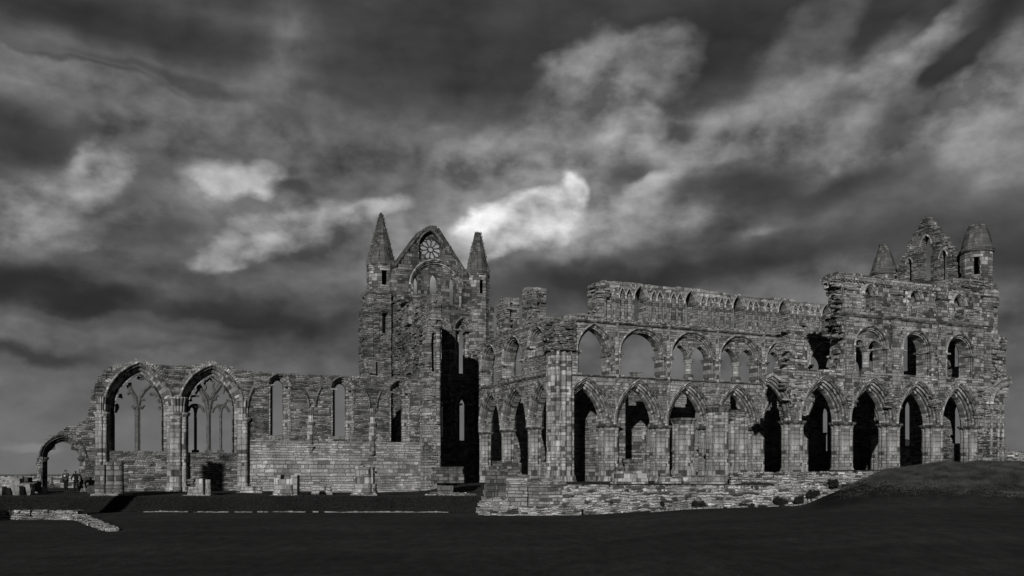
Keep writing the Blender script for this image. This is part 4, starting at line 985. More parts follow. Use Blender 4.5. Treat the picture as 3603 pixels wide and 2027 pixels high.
def build_choir_south():
    pc = [FS.u(8, x) for x in (95, 540, 962, 1350, 1690)]
    zc = FS.at(8, 540, 530)[1]
    L1 = [(6, 1915, 470), (6, 1905, 400), (6, 1885, 300), (6, 1860, 235), (6, 1850, 200), (6, 1856, 150), (5, 2185, 1225), (5, 2150, 1170), (5, 2195, 1100), (5, 2245, 1000), (5, 2252, 900), (5, 2232, 800), (5, 2242, 700), (5, 2205, 650), (5, 2245, 612), (5, 2480, 595)]
    L2 = [(5, 2500, 620), (7, 195, 1080), (7, 208, 1200), (7, 212, 1340), (7, 388, 1345), (7, 392, 1100), (7, 352, 1000), (7, 330, 925), (7, 398, 850), (7, 348, 770), (7, 372, 735), (7, 350, 690), (7, 328, 602), (7, 350, 570)]
    L3 = [(7, 478, 548), (7, 740, 580), (7, 900, 600), (7, 1000, 625), (7, 1230, 650), (7, 1350, 650), (7, 1430, 600), (7, 1600, 590), (7, 1700, 640), (7, 1745, 720)]
    L4 = [(7, 1748, 1000), (7, 1760, 1050), (7, 1820, 1110), (7, 1812, 1250), (7, 1815, 1400), (8, 2005, 100), (8, 2050, 190), (8, 2030, 235), (8, 1995, 300), (8, 1982, 370), (8, 1985, 700), (8, 2020, 775)]
    out = ragged(mk(FS, L1[:-1], .55) + mk(FS, L1[-1:], V0), .35, .04, 51) + ragged(mk(FS, L2[:4], V0) + mk(FS, L2[4:], V1), .4, .02, 52) + ragged(mk(FS, L3, V0), .5, .05, 53) + ragged(mk(FS, L4, V0), .45, .07, 54)
    ug = FS.u(8, 1742, V0)
    out = [(out[0][0], zc)] + out + [(out[-1][0], .5), (ug, .5), (ug, zc)]
    apex = FS.at(8, 790, 138, V0)[1]
    arcs = [Op.raw(FS, (a + b) / 2, (b - a) / 2 - .1, zc - 3, zc, apex - zc) for a, b in zip(pc, pc[1:])]
    tri = [Op(FS, 7, 595, 858, 1355, 1150, 985, True, V0), Op(FS, 7, 980, 1212, 1382, 1180, 1020, True, V0), Op(FS, 7, 1335, 1558, 1402, 1210, 1050, True, V0)]
    cl = [Op(FS, 7, 676, 752, 870, 730, 662, False, V0), Op(FS, 7, 1043, 1122, 905, 765, 700, False, V0), Op(FS, 7, 1392, 1476, 935, 810, 742, False, V0)]
    holes = [a.poly() for a in arcs] + [t.poly() for t in tri + cl]
    mb = MB(); wall(mb, out, holes, V0, V1, .5, .035, 55)
    av = [a.poly(.5) for a in arcs] + [t.poly(.35) for t in tri + cl]
    stones(mb, out, av, V0, 420, out=.07, seed=56)
    for L, s_, q, z_ in ((L1, 57, .55, .2), (L4, 59, V0, .4)): capstones(mb, mk(FS, L, q), V0, V1, s_, z_, 1.)
    capstones(mb, mk(FS, L2[4:], V1 - .2), V0 + .3, V1, 58, .15, .5)
    capstones(mb, mk(FS, L3, V0), V0, V1, 60, .5, .9)
    rr = random.Random(77)
    def patch(z, x0, x1, y0, y1, n, o=.3):
        for i in range(n):
            u, q = FS.at(z, rr.uniform(x0, x1), rr.uniform(y0, y1), V0); w = rr.uniform(.15, .45); mb.box(u - w, u + w, V0 - rr.uniform(.03, o), V0 + .3, q - .07, q + .07, .04)
    patch(7, 425, 470, 600, 1080, 30, .12); patch(5, 2330, 2480, 640, 1250, 40, .12); patch(6, 1900, 2060, 110, 330, 30, .2); patch(8, 560, 650, 250, 400, 30, .2); patch(8, 960, 1050, 250, 400, 26, .2); patch(8, 1350, 1440, 260, 420, 26, .2); patch(8, 1740, 1900, 200, 480, 55, .25); patch(7, 1680, 1800, 1100, 1440, 70, .3); patch(8, 1750, 1960, 600, 880, 40, .2); patch(7, 1440, 1680, 600, 700, 40, .2)
    w = mb.build('choir_wall', 'ashlar2', abbey, FS); w['label'] = 'taller eastern stretch of choir wall with round-headed windows'
    for a in arcs:
        mo = moulded(w, FS, a); cv = a.curve(.12, 20); mb = MB()
        for i in range(7, len(cv) - 7):
            (x0, y0), (x1, y1) = cv[i], cv[i + 1]; dx, dy = x1 - x0, y1 - y0; l = math.hypot(dx, dy)
            if l < .05: continue
            nx, ny = -dy / l, dx / l; tx, ty = dx / l * .08, dy / l * .08; o = rnd.uniform(.08, .2); q = rnd.uniform(.25, .4)
            B = [(x0 - tx, y0 - ty), (x0 + tx, y0 + ty), (x0 + tx + nx * q, y0 + ty + ny * q), (x0 - tx + nx * q, y0 - ty + ny * q)]
            mb.add([(p, V0 - o, s_) for p, s_ in B] + [(p, V0 + .1, s_) for p, s_ in B], [(0, 1, 2, 3), (0, 1, 5, 4), (1, 2, 6, 5), (2, 3, 7, 6), (3, 0, 4, 7)])
        mb.build('voussoir', 'ashlar', mo, FS) if False else merge_into(mo, mb)
    for i, p in enumerate(pc):
        g = (1.6, 1.65, 1.7, 1.75, 1.75)[i]; clustered_pier(w, FS, p, g, zc, .78)
    # half arches: the broken one to the west, the torn flying one to the east
    hw = Op.raw(FS, pc[0] - (pc[1] - pc[0]) / 2, (pc[1] - pc[0]) / 2 - .1, zc - 3, zc, apex - zc)
    mb = MB(); arch_ring(mb, shrink(hw, .7), .72, V0 - .03, 0., .3, 4, .1, nseg=16, half='R'); mb.build('arch_moulding', 'arch', w, FS)
    he = Op(FS, 8, 1862, 2220, 900, 370, 170, False, V0); mb = MB(); hood(mb, he, -.3, .5, .3, V0, half='L'); hood(mb, he, .25, .3, .2, V0, half='L')
    for q in (1872, 1935, 1975): shaft(mb, FS.u(8, q, V0), V0 - .03, 1., FS.at(8, q, 370, V0)[1], .12)
    mb.build('broken_arch', 'arch', w, FS)
    for k, t in enumerate(tri):
        mb = MB(); arch_ring(mb, shrink(t, .3), .32, V0 - .03, V0 + .4, V1, 3, .07, jamb=True, nseg=16); hood(mb, t, -.03, .16, .13, V0, n=16)
        for s_ in (-1, 1): mb.box(t.uc + s_ * (t.a - .15) - .26, t.uc + s_ * (t.a - .15) + .26, V0 - .1, V1, t.zs - .12, t.zs + .04, .01)
        tw = mb.build('triforium_arch', 'arch', w, FS)
        if k == 0:
            i_ = shrink(t, .32); e = .16; a2 = (i_.a - e) / 2; sub = [Op.raw(FS, i_.uc + s_ * (a2 + e), a2, i_.z0, i_.zs - .2, a2 * 1.25) for s_ in (-1, 1)]
            mb = MB(); wall(mb, [(i_.uc - i_.a - .02, i_.zs - .15)] + i_.curve(.02, 16) + [(i_.uc + i_.a + .02, i_.zs - .15)], [s.poly(0, i_.zs - 1) for s in sub], V0 + .5, .3)
            for s in sub: arch_ring(mb, s, .16, V0 + .46, V0 + .62, .3, 2, .05)
            mb.build('tympanum', 'ashlar', tw, FS)
            mb = MB(); loft(mb, i_.uc, -.15, [(i_.z0 - .1, 1.4), (i_.z0 + .3, 1.4), (i_.z0 + .4, 1), (i_.zs - .6, 1.), (i_.zs - .35, 1.5), (i_.zs - .2, 1.5)], lobed(4, .3, .12, .78, .5), 40); mb.build('column', 'pier', tw, FS)
    for t in cl:
        mb = MB(); hood(mb, t, .12, .24, .2, V0, n=14); arch_ring(mb, shrink(t, .08), .3, V0 - .06, V0 + .25, V0 + .6, 2, .06)
        for s_ in (-1, 1): mb.box(t.uc + s_ * (t.a + .14) - .22, t.uc + s_ * (t.a + .14) + .22, V0 - .16, V0 + .2, t.zs - .08, t.zs + .08, .01); shaft(mb, t.uc + s_ * (t.a + .06), V0 - .02, t.z0, t.zs, .08, False)
        mb.build('clerestory_window', 'arch', w, FS)
    mb = MB(); zs1 = FS.at(7, 900, 925, V0)[1]
    string(mb, FS.u(7, 420, V0), FS.u(7, 1610, V0), zs1, V0, .16, .2); mb.build('string_course', 'darkst', w, FS)
    for a, b, y in ((490, 590, 690), (870, 980, 732), (1230, 1340, 770), (1600, 1720, 748)):
        mb = MB(); string(mb, FS.u(7, a, V0), FS.u(7, b, V0), FS.at(7, (a + b) / 2, y, V0)[1], V0 - .25, .12, .16); mb.build('string_course', 'darkst', w, FS)
    # flat pilaster buttresses between the bays
    for x, yt in ((545, 640), (925, 660), (1290, 640), (1660, 740)):
        mb = MB(); u, z1 = FS.at(7, x, yt, V0); mb.box(u - .62, u + .62, V0 - .22, V0 + .1, zs1 + .1, z1, .02); mb.box(u - .4, u + .4, V0 - .16, V0 + .1, zc + 2.2, zs1 - .1, .02)
        stones(mb, [(u - .6, zs1 + .2), (u - .6, z1), (u + .6, z1), (u + .6, zs1 + .2)], [], V0 - .22, 14, out=.06, seed=int(x)); mb.build('buttress', 'ashlar', w, FS)
    # corbel table
    for x in np.arange(420, 1420, 27.):
        y = np.interp(x, [370, 480, 740, 1000, 1230, 1400], [575, 565, 600, 648, 672, 640]) + 8
        mb = MB(); u, z = FS.at(7, x, y, V0); mb.box(u - .13, u + .13, V0 - .28, V0 + .1, z - .3, z, .03); mb.box(u - .09, u + .09, V0 - .18, V0 + .1, z - .42, z - .28, .03); mb.build('corbel', 'ashlar', w, FS)
    # small gabled pinnacle on the corner
    mb = MB(); u, z = FS.at(7, 1712, 720, V0); z1 = FS.at(7, 1712, 640, V0)[1]
    mb.add([(u - .42, V0 - .3, z - 1.2), (u + .42, V0 - .3, z - 1.2), (u + .42, V0 - .3, z), (u, V0 - .3, z1), (u - .42, V0 - .3, z), (u - .42, .3, z - 1.2), (u + .42, .3, z - 1.2), (u + .42, .3, z), (u, .3, z1), (u - .42, .3, z)],
           [(0, 1, 2, 3, 4), (5, 6, 7, 8, 9), (0, 1, 6, 5), (1, 2, 7, 6), (2, 3, 8, 7), (3, 4, 9, 8), (4, 0, 5, 9)]); mb.build('pinnacle', 'ashlar', w, FS)
def merge_into(o, mb):
    tmp = mb.build('tmp', 'ashlar', None, None); bm = bmesh.new(); bm.from_mesh(o.data); bm.from_mesh(tmp.data); bm.to_mesh(o.data); bm.free()
    me = tmp.data; bpy.data.objects.remove(tmp); bpy.data.meshes.remove(me); return o
build_choir_south()

def build_east():
    gl = [(7, 900, 650), (7, 935, 600), (7, 940, 500), (7, 1000, 390), (7, 1040, 300), (7, 1080, 230), (7, 1122, 165), (7, 1140, 112), (7, 1190, 114), (7, 1225, 132), (7, 1300, 230), (7, 1400, 340), (7, 1445, 402), (7, 1440, 560), (7, 1500, 640)]
    u0 = FE.uof(*(lambda X: (X, 77.1 + .46 * X))((175.8 - 77.1) / (.46 + 1 / .46))); u1 = FE.uof(*(lambda X: (X, 65.5 + .46 * X))((175.8 - 65.5) / (.46 + 1 / .46)))
    g = mk(FE, gl[:8]) + mk(FE, gl[8:], .7); out = [(u0 - 7, 0), (u0 - 7, 9.5), (u0, 9.5), (u0, g[0][1])] + ragged(g, .4, .035, 61) + [(u1, g[-1][1]), (u1, .8), (u0, .8)]
    ops = [Op(FE, 7, 1128, 1206, 620, 330, 255), Op(FE, 7, 1012, 1052, 622, 480, 440), Op(FE, 7, 1280, 1335, 625, 430, 372),
           Op(FE, 8, 1060, 1142, 735, 400, 322), Op(FE, 8, 1505, 1598, 712, 430, 345), Op(FE, 7, 1360, 1443, 1312, 1165, 1098), Op(FE, 7, 938, 1018, 1350, 1080, 1050)]
    mb = MB(); wall(mb, out, [o.poly() for o in ops], 0, .7, .5, .06, 62); stones(mb, out, [o.poly(.3) for o in ops], 0, 330, .3, .9, .12, 63)
    capstones(mb, g, 0, .7, 64, .25, 1.)
    w = mb.build('choir_gable', 'rubble', abbey, FE)
    for o in ops[:3]:
        mb = MB(); hood(mb, o, .04, .14, .1); mb.build('lancet_arch', 'arch', w, FE)
    z_ = lambda y, D: H + (HY - (720 + y / 2.3)) * D / F
    turret(abbey, wx(3109.6, 94.4), 94.4, z_(720, 94.4), z_(560, 94.4), 1.22, z_(325, 94.4), .38, n=12, ragtop=5)
    D = 85.3
    turret(abbey, wx(3438, D), D, z_(800, D), z_(376, D), 1.32, z_(172, D), .72, n=12, win=([11], -.3, .3, z_(585, D), z_(445, D)), ragtop=6)
build_east()
# ------------------------------------------------------------------ walls, stumps and plants in front of the abbey
def flatpts(L, D):
    return [((P(z, x, y)[0] - CX) * D / F, H + (HY - P(z, x, y)[1]) * D / F) for z, x, y in L]
FR = lambda D: Flat(0, D, 0, 0)
def wall_thing(name, label, cat, L, D, th, mat, seed, n=60, group=None, bottom=-1.4, out=.1, rough_=.05, cap=.4, grid=.35, hh=(.1, .22)):
    """free rubble wall traced along its top, solid, with its own thickness"""
    pts = flatpts(L, D); mb = MB(); rag = ragged(pts, .4, .04, seed)
    o = [(rag[0][0], bottom)] + rag + [(rag[-1][0], bottom)]
    f = FR(D); wall(mb, o, [], 0, th, grid, rough_, seed); stones(mb, o, [], 0, n, .15, .5, out, seed, hh)
    if cap: capstones(mb, pts, 0, th, seed + 1, cap, 1.6)
    ob = mb.build(name, mat, None, f); tag(ob, label, cat, group); return ob
wall_thing('retaining_wall', 'long rubble-stone retaining wall holding up the grass in front of the choir arches', 'wall', [(0, 1976, 1709), (0, 2200, 1711), (0, 2500, 1711), (0, 2700, 1712), (0, 2780, 1705), (0, 2960, 1700)], 57., .6, 'drywall', 101, 500, cap=.3)
wall_thing('retaining_wall', 'upper rubble retaining wall right at the feet of the taller choir piers', 'wall', [(0, 2572, 1670), (0, 2600, 1665), (0, 2760, 1664), (0, 2900, 1663), (0, 3130, 1659)], 62., .5, 'drywall', 103, 220, bottom=.2, cap=.3)
wall_thing('ruined_footing', 'low strip of broken rubble along the foot of the ashlar buttress', 'rubble wall', [(0, 1702, 1788), (0, 1760, 1781), (0, 1860, 1783), (0, 1900, 1786), (0, 2000, 1784), (0, 2046, 1790)], 56.0, .45, 'drywall', 105, 80, cap=.35)
wall_thing('ruined_footing', 'low crumbling rubble face where the grass bank ends left of the buttress', 'rubble wall', [(0, 1682, 1796), (0, 1690, 1768), (0, 1702, 1751), (0, 1781, 1742)], 56.95, .8, 'drywall', 107, 60, cap=.3)
def block_pile(name, label, cat, rows, D, th, mat, group=None, j=.02):
    """squared blocks laid in courses: rows of (left, right, top, bottom, depth offset) in photo pixels"""
    mb = MB(); r = random.Random(len(label))
    for (x0, x1, y0, y1, dv) in rows:
        a, b = (x0 - CX) * D / F, (x1 - CX) * D / F; z1 = H + (HY - y0) * D / F; z0 = H + (HY - y1) * D / F
        u = a; k = 0
        while u < b - .05:
            w = min(b - u, r.uniform(.45, .95)); w = b - u if b - u - w < .2 else w
            mb.box(u, u + w - .012, dv + r.uniform(-.02, .02), th + dv, z0 + .004, z1 - .004, j * .6); u += w
    o = mb.build(name, mat, None, FR(D)); tag(o, label, cat, group); return o
block_pile('ashlar_buttress', 'square pale ashlar buttress at the left end of the long retaining wall', 'buttress', [(1781, 1856, 1683, 1697, -.1), (1781, 1856, 1697, 1713, 0), (1781, 1856, 1713, 1730, 0), (1781, 1856, 1730, 1748, 0), (1781, 1856, 1748, 1764, 0), (1781, 1856, 1764, 1806, 0)], 56.6, 1.3, 'pale')
block_pile('ashlar_wall', 'short wall of big squared blocks between the buttress and the rubble retaining wall', 'wall', [(1857, 1976, 1709, 1724, 0), (1857, 1974, 1724, 1740, .02), (1857, 1980, 1740, 1756, 0), (1857, 1978, 1756, 1806, .01)], 56.9, .9, 'ashlar')
block_pile('stepped_plinth', 'dark stepped plinth of squared blocks in front of the transept arcade piers', 'plinth', [(1732, 1825, 1622, 1640, .5), (1720, 1825, 1640, 1656, .35), (1712, 1809, 1657, 1673, .2), (1707, 1781, 1674, 1700, 0), (1704, 1785, 1700, 1724, -.1), (1700, 1800, 1724, 1745, -.2)], 64., 1.6, 'darkst')
wall_thing('ruined_footing', 'broken flat stones lying between the stepped plinth and the big ribbed crossing pier', 'rubble wall', [(0, 1782, 1690), (0, 1815, 1668), (0, 1850, 1672), (0, 1870, 1682), (0, 1950, 1686), (0, 1985, 1700)], 62., .7, 'rubble', 111, 40, bottom=0., cap=.35)
block_pile('broken_steps', 'short flight of broken blocks between the grass bank and the ashlar buttress', 'steps', [(1712, 1781, 1704, 1724, .35), (1702, 1781, 1724, 1748, .12)], 56.7, .8, 'darkst')
def stump(label, px0, px1, ytop, ybase, parts, group='stumps of the nave piers', D=None, n=8, name='pier_stump', mat='pier', base=1.15, broken=0):
    D = D or 1.52 * F / (ybase - HY); z0 = H + (HY - ybase) * D / F
    X = wx((px0 + px1) / 2, D); Rr = (px1 - px0) / 2 * D / F; t = thing(name, (X, D + Rr * .6, z0), label, 'pier stump', group)
    fr = Flat(X, D + Rr * .6, 0, z0); zt = (ybase - ytop) * D / F
    mb = MB(); mb.box(-Rr * base, Rr * base, -Rr * .9, Rr * .9, -.5, .1, .02); mb.build('plinth', 'boulder', t, fr)
    for i, (cx, r, top, kind) in enumerate(parts):
        h = zt * top; mb = MB(); c = cx * Rr; r = r * Rr
        if kind == 'shaft': loft(mb, c, -.1, [(.08, 1.12), (.7 if h > 1.2 else h * .4, 1.12), (.76 if h > 1.2 else h * .45, 1.), (h, 1.)], lambda a: r, 20); nm = 'shaft'
        elif kind == 'lobe': loft(mb, c, 0, [(.08, 1.08), (h * .35, 1.08), (h * .42, 1.), (h, 1.)], lobed(n, r, .16, .3, .2), 56); nm = 'drum'
        else: mb.box(c - r, c + r, -Rr * .55, Rr * .5, .08, h, .04); nm = 'block'
        mb.build(nm, mat, t, fr)
    if broken:
        mb = MB(); rr = random.Random(int(px0))
        for i in range(broken):
            w = rr.uniform(.15, .3); a = rr.uniform(-.7, .7) * Rr; z = rr.uniform(.5, 1.) * zt * .95; v = rr.uniform(-.5, .3) * Rr
            mb.box(a - w, a + w, v - w, v + w, z - .14, z + .02, .03)
        mb.build('broken_stones', 'rubble', t, fr)
    return t
G = 'stumps of the nave piers'
stump('tallest stump in the row, two round shafts and a square block standing side by side', 332, 428, 1624, 1742, [(-.62, .36, .9, 'block'), (-.02, .33, 1., 'shaft'), (.6, .33, 1., 'shaft')], G, 62.7, mat='ashlar')
stump('low broken stump with a dark upright block, in front of the second traceried window', 652, 738, 1681, 1746, [(-.3, .62, .5, 'lobe'), (.1, .32, .95, 'block'), (.72, .22, .9, 'shaft')], G, 63., broken=5)
stump('squat drum stump carrying two dark corner blocks, below the first lancet', 958, 1046, 1672, 1747, [(0, .95, .54, 'lobe'), (0, .55, .8, 'block'), (-.62, .27, 1., 'block'), (.72, .22, 1., 'block')], G, 62.8)
stump('tall square-shouldered stump of mixed light and dark blocks, before the third lancet', 1240, 1322, 1640, 1744, [(0, .98, .4, 'lobe'), (0, .8, .97, 'lobe'), (-.4, .35, 1., 'block'), (.5, .3, .92, 'block')], G, 63.2, broken=7)
G2 = 'low column bases on the grass before the aisle wall'
stump('low round base drum at the foot of the shaft right of the second traceried window', 842, 920, 1712, 1738, [(-.15, .8, 1., 'lobe'), (.7, .25, 1., 'shaft')], G2, 68., mat='pale')
stump('low round base drum standing between the squat drum stump and the tall square-shouldered stump', 1092, 1165, 1711, 1738, [(-.1, .8, 1., 'lobe'), (.7, .25, 1., 'shaft')], G2, 68., mat='pale', broken=3)
# great pier base at the crossing
t = thing('crossing_pier_base', (wx(1571, 63), 64.5, -.1), 'broad moulded base of a lost crossing pier on a spreading rubble footing', 'pier base')
fr = Flat(wx(1571, 63), 64.6, .12, -.1); k = 63 / F
mb = MB(); loft(mb, 0, 0, [(.95, 1.), (1.55, 1.), (1.6, .93), (1.9, .9), (1.93, .97), (2.05, .97)], lobed(10, 1.18, .1, 0, .6), 72); mb.build('moulded_base', 'darkst', t, fr)
mb = MB(); mb.box(-.75, .35, -.5, .6, .2, .98, .05); mb.build('core', 'darkst', t, fr)
mb = MB()
for i in range(46):
    a = rnd.uniform(-1.3, 3.9) if i % 2 else rnd.uniform(-1.3, 1.2); w = rnd.uniform(.15, .4); v = rnd.uniform(-1.1, .2); mb.box(a - w, a + w, v - w, v + w, -.5, .12 + rnd.uniform(0, .2) * (1 if a < 1.2 else .6), .04)
mb.build('rubble_footing', 'drywall', t, fr)
# pedestal base among the choir piers, and a smaller one
t = thing('column_stump', (wx(2222, 66), 67, .75), 'wide moulded pier base topped by loose blocks, in front of the second choir arch', 'pier base', 'bases of the lost south choir piers')
fr = Flat(wx(2222, 66), 67.2, 0, .7); mb = MB(); loft(mb, 0, 0, [(-.4, 1.06), (.45, 1.06), (.5, 1.), (.8, 1.), (.85, .9), (.95, .88)], lobed(8, 1.3, .1, 0, .5), 64); mb.build('moulded_base', 'pier', t, fr)
mb = MB()
for (a, b, z0, z1) in ((-1.0, -.4, .95, 1.25), (-.4, .5, .95, 1.5), (.5, 1.0, .95, 1.3), (-.5, .1, 1.5, 1.85), (.1, .9, 1.3, 1.8), (-1.05, -.7, .95, 1.1)): mb.box(a, b - .02, -.6, .5, z0, z1, .04)
mb.build('loose_blocks', 'darkst', t, fr)
t = thing('column_stump', (wx(2362, 66), 67, .75), 'smaller low pier base with a tilted dark stone, in front of the third choir arch', 'pier base', 'bases of the lost south choir piers')
fr = Flat(wx(2362, 66), 67.2, 0, .7); mb = MB(); loft(mb, 0, 0, [(-.4, 1.04), (.35, 1.04), (.42, .95), (.55, .93)], lobed(8, .95, .1, 0, .5), 64); mb.build('moulded_base', 'pier', t, fr)
mb = MB(); mb.box(-.7, -.05, -.5, .3, .55, .8, .04); mb.box(.1, .8, -.6, .3, .5, .78, .06); mb.build('loose_blocks', 'rubble', t, fr)
wall_thing('ruined_footing', 'worn ashlar footing stretched between the small pier base and the upper retaining wall', 'rubble wall', [(0, 2405, 1682), (0, 2440, 1676), (0, 2500, 1674), (0, 2600, 1672)], 64., .9, 'ashlar', 121, 60, bottom=.2, cap=.35)
def remnant(label, px0, px1, ytop, ybase, D, cap, R_=None, mat='pier'):
    X = wx((px0 + px1) / 2, D); Rr = (px1 - px0) / 2 * D / F; z0 = H + (HY - ybase) * D / F; zt = H + (HY - ytop) * D / F
    t = thing('broken_pier', (X, D + Rr, z0), label, 'broken pier', 'free-standing remains of choir piers'); fr = Flat(X, D + Rr, TH, 0)
    mb = MB(); f = lobed(8, Rr, .17, 0, .2)
    loft(mb, 0, 0, [(z0 - .5, 1.12), (z0 + .15, 1.12), (z0 + .3, 1.)] + [(z0 + .3 + (zt - z0 - .5) * i / 6, 1.) for i in range(1, 7)], f, 64); s = mb.build('shaft', mat, t, fr)
    if cap:
        mb = MB(); loft(mb, 0, 0, [(zt - .5, 1.), (zt - .25, 1.12), (zt - .2, 1.2), (zt - .02, 1.2), (zt, 1.1)], f, 64); mb.build('capital', 'darkst', t, fr)
    if not cap or ytop < 1470:
        mb = MB(); rr = random.Random(int(px0))
        for i in range(22):
            w = rr.uniform(.15, .35); z = zt + rr.uniform(-.15, .45) * (1 if not cap else .4); a = rr.uniform(-.7, .7) * Rr * (1.1 - (z - zt)); v = rr.uniform(-.5, .5) * Rr
            mb.box(a - w, a + w, v - w, v + w, z - .15, z + .06, .04)
        mb.build('broken_top', 'rubble', t, fr)
remnant('slender broken pier with a crumbling top, seen inside the third choir arch', 2374, 2448, 1470, 1662, 76., True)
remnant('tallest free-standing pier, dark at the top under a flat ring capital', 2494, 2568, 1428, 1665, 71., True)
remnant('broken pier with a ragged top and no capital, before the fourth choir arch', 2572, 2636, 1462, 1660, 74., False)
# foreground low walls and stone edging
wall_thing('low_wall', 'low drystone wall on the lawn at the far left, below the grass bank', 'wall', [(0, -160, 1800), (0, 40, 1800), (0, 150, 1799), (0, 268, 1801)], 51., .55, 'drywall', 131, 240, cap=.3, hh=(.06, .13), out=.06)
def return_wall():
    A = Vector((wx(268, 51.), 51.1, 0)); B = Vector((wx(394, 41.), 41., 0)); d = (B - A); L = d.length; d.normalize()
    fr = Flat(A.x, A.y, math.atan2(d.y, d.x), 0); mb = MB(); o = [(.5, -1.4)] + ragged([(.5, -.74), (L * .5, -.8), (L * .8, -.88), (L, -.97)], .4, .02, 5) + [(L, -1.4)]
    wall(mb, o, [], -.22, .22, .35, .02, 6); stones(mb, o, [], -.22, 40, .15, .3, .03, 7, (.05, .1)); capstones(mb, [(.6, -.75), (L - .2, -.97)], -.22, .22, 8, .22, 1.6)
    ob = mb.build('low_wall', 'drywall', None, fr); tag(ob, 'pale sloping end of wall sinking into the lawn towards the viewer', 'wall')
return_wall()
mb = MB(); x = 505.
while x < 1570:
    w = rnd.uniform(8, 26); D = 60.3
    if rnd.random() < .93: u0, u1 = wx(x, D), wx(x + w, D); z = ground(u0, D); mb.box(u0, u1 - .03, D, D + .3, z - .2, z + rnd.uniform(.02, .08), .02)
    x += w
o = mb.build('stone_edging', 'edging'); tag(o, 'thin line of pale edging stones along the foot of the grass bank', 'stone edging')
mb = MB(); x = 2290.
while x < 2880:
    w = rnd.uniform(10, 26); D = 54.5; yy = np.interp(x, [2290, 2640, 2700, 2880], [1803, 1797, 1792, 1786])
    if rnd.random() < .8: u0, u1 = wx(x, D), wx(x + w, D); z = ground((u0 + u1) / 2, D); mb.box(u0, u1 - .04, D, D + .35, z - .2, z + rnd.uniform(.06, .12), .02)
    x += w
o = mb.build('stone_edging', 'boulder'); tag(o, 'broken row of pale stones in the grass below the retaining wall', 'stone edging')
# fallen blocks at the far left
def rock(label, px0, px1, y0, y1, D, mat='boulder', group='fallen blocks at the left edge of the terrace', blocks=None):
    a, b = wx(px0, D), wx(px1, D); z1 = H + (HY - y0) * D / F; z0 = H + (HY - y1) * D / F
    bm = bmesh.new(); bmesh.ops.create_cube(bm, size=1); bmesh.ops.subdivide_edges(bm, edges=bm.edges, cuts=6, use_grid_fill=True)
    rr = random.Random(int(px0)); w, h = b - a, z1 - z0 + .25
    for v in bm.verts:
        n = noise.noise_vector(v.co * 1.7 + Vector((px0, 0, 0))); q = v.co.copy(); r = max(abs(q.x), abs(q.y), abs(q.z)); q = q.lerp(q.normalized() * .56, .3) + n * .09 + noise.noise_vector(v.co * 5 + Vector((px0, 3, 0))) * .035
        v.co = Vector((q.x * w, q.y * max(.7, w * .7), q.z * h))
    me = bpy.data.meshes.new('fallen_block'); bm.to_mesh(me); bm.free(); me.materials.append(M[mat]); o = bpy.data.objects.new('fallen_block', me); SC.collection.objects.link(o)
    o.location = ((a + b) / 2, D + .4, z0 + h / 2 - .25); tag(o, label, 'stone block', group)
rock('slab stone cut by the left edge of the photo', -22, 5, 1712, 1740, 63.)
rock('dark upright block with a rounded top, left in the group of fallen stones', 34, 68, 1680, 1736, 64.)
rock('dark cube of stone standing on its neighbour, highest in the fallen group', 60, 97, 1679, 1700, 65.5, 'blackrock')
rock('pale block lying low at the front of the fallen group', 64, 105, 1700, 1739, 63.5)
rock('black weathered block at the right of the fallen group, next to the little doorway', 100, 128, 1693, 1716, 66., 'blackrock')
rock('small wedge stone in front of the black weathered block', 47, 66, 1709, 1737, 62.8)
rock('flat rubble slab at the foot of the little doorway', 108, 150, 1714, 1733, 67.)
rock('dark fallen stone lying against the tallest stump', 304, 338, 1708, 1730, 66.5, 'blackrock')
# boundary walls beyond
wall_thing('boundary_wall', 'long low boundary wall beyond the abbey, seen at the far left and through the little doorway', 'wall', [(0, -200, 1678), (0, 60, 1678), (0, 330, 1676), (0, 700, 1676)], 88., .6, 'drywall', 141, 120, bottom=-1., cap=.4, grid=1.)
wall_thing('boundary_wall', 'stretch of rubble boundary wall at the right edge, behind the broken end of the choir', 'wall', [(0, 3440, 1600), (0, 3540, 1592), (0, 3700, 1590), (0, 3900, 1592)], 96., .8, 'drywall', 143, 90, bottom=.5, cap=.4, grid=1.)
# added pier out of the frame to the left, there to shadow the aisle wall
mb = MB(); o_ = [(-.6, -1.5)] + ragged([(-.6, 11.), (-.3, 11.4), (.3, 11.3), (.6, 11.)], .3, .04, 3) + [(.6, -1.5)]
wall(mb, o_, [], -.3, .5, .5, .04, 9); o = mb.build('shadow_pier', 'ashlar', None, Flat(-30.0, 40.6, .1, 0)); tag(o, 'added tall square pier out of view at the left, casting the shadow on the aisle wall', 'shadow caster')

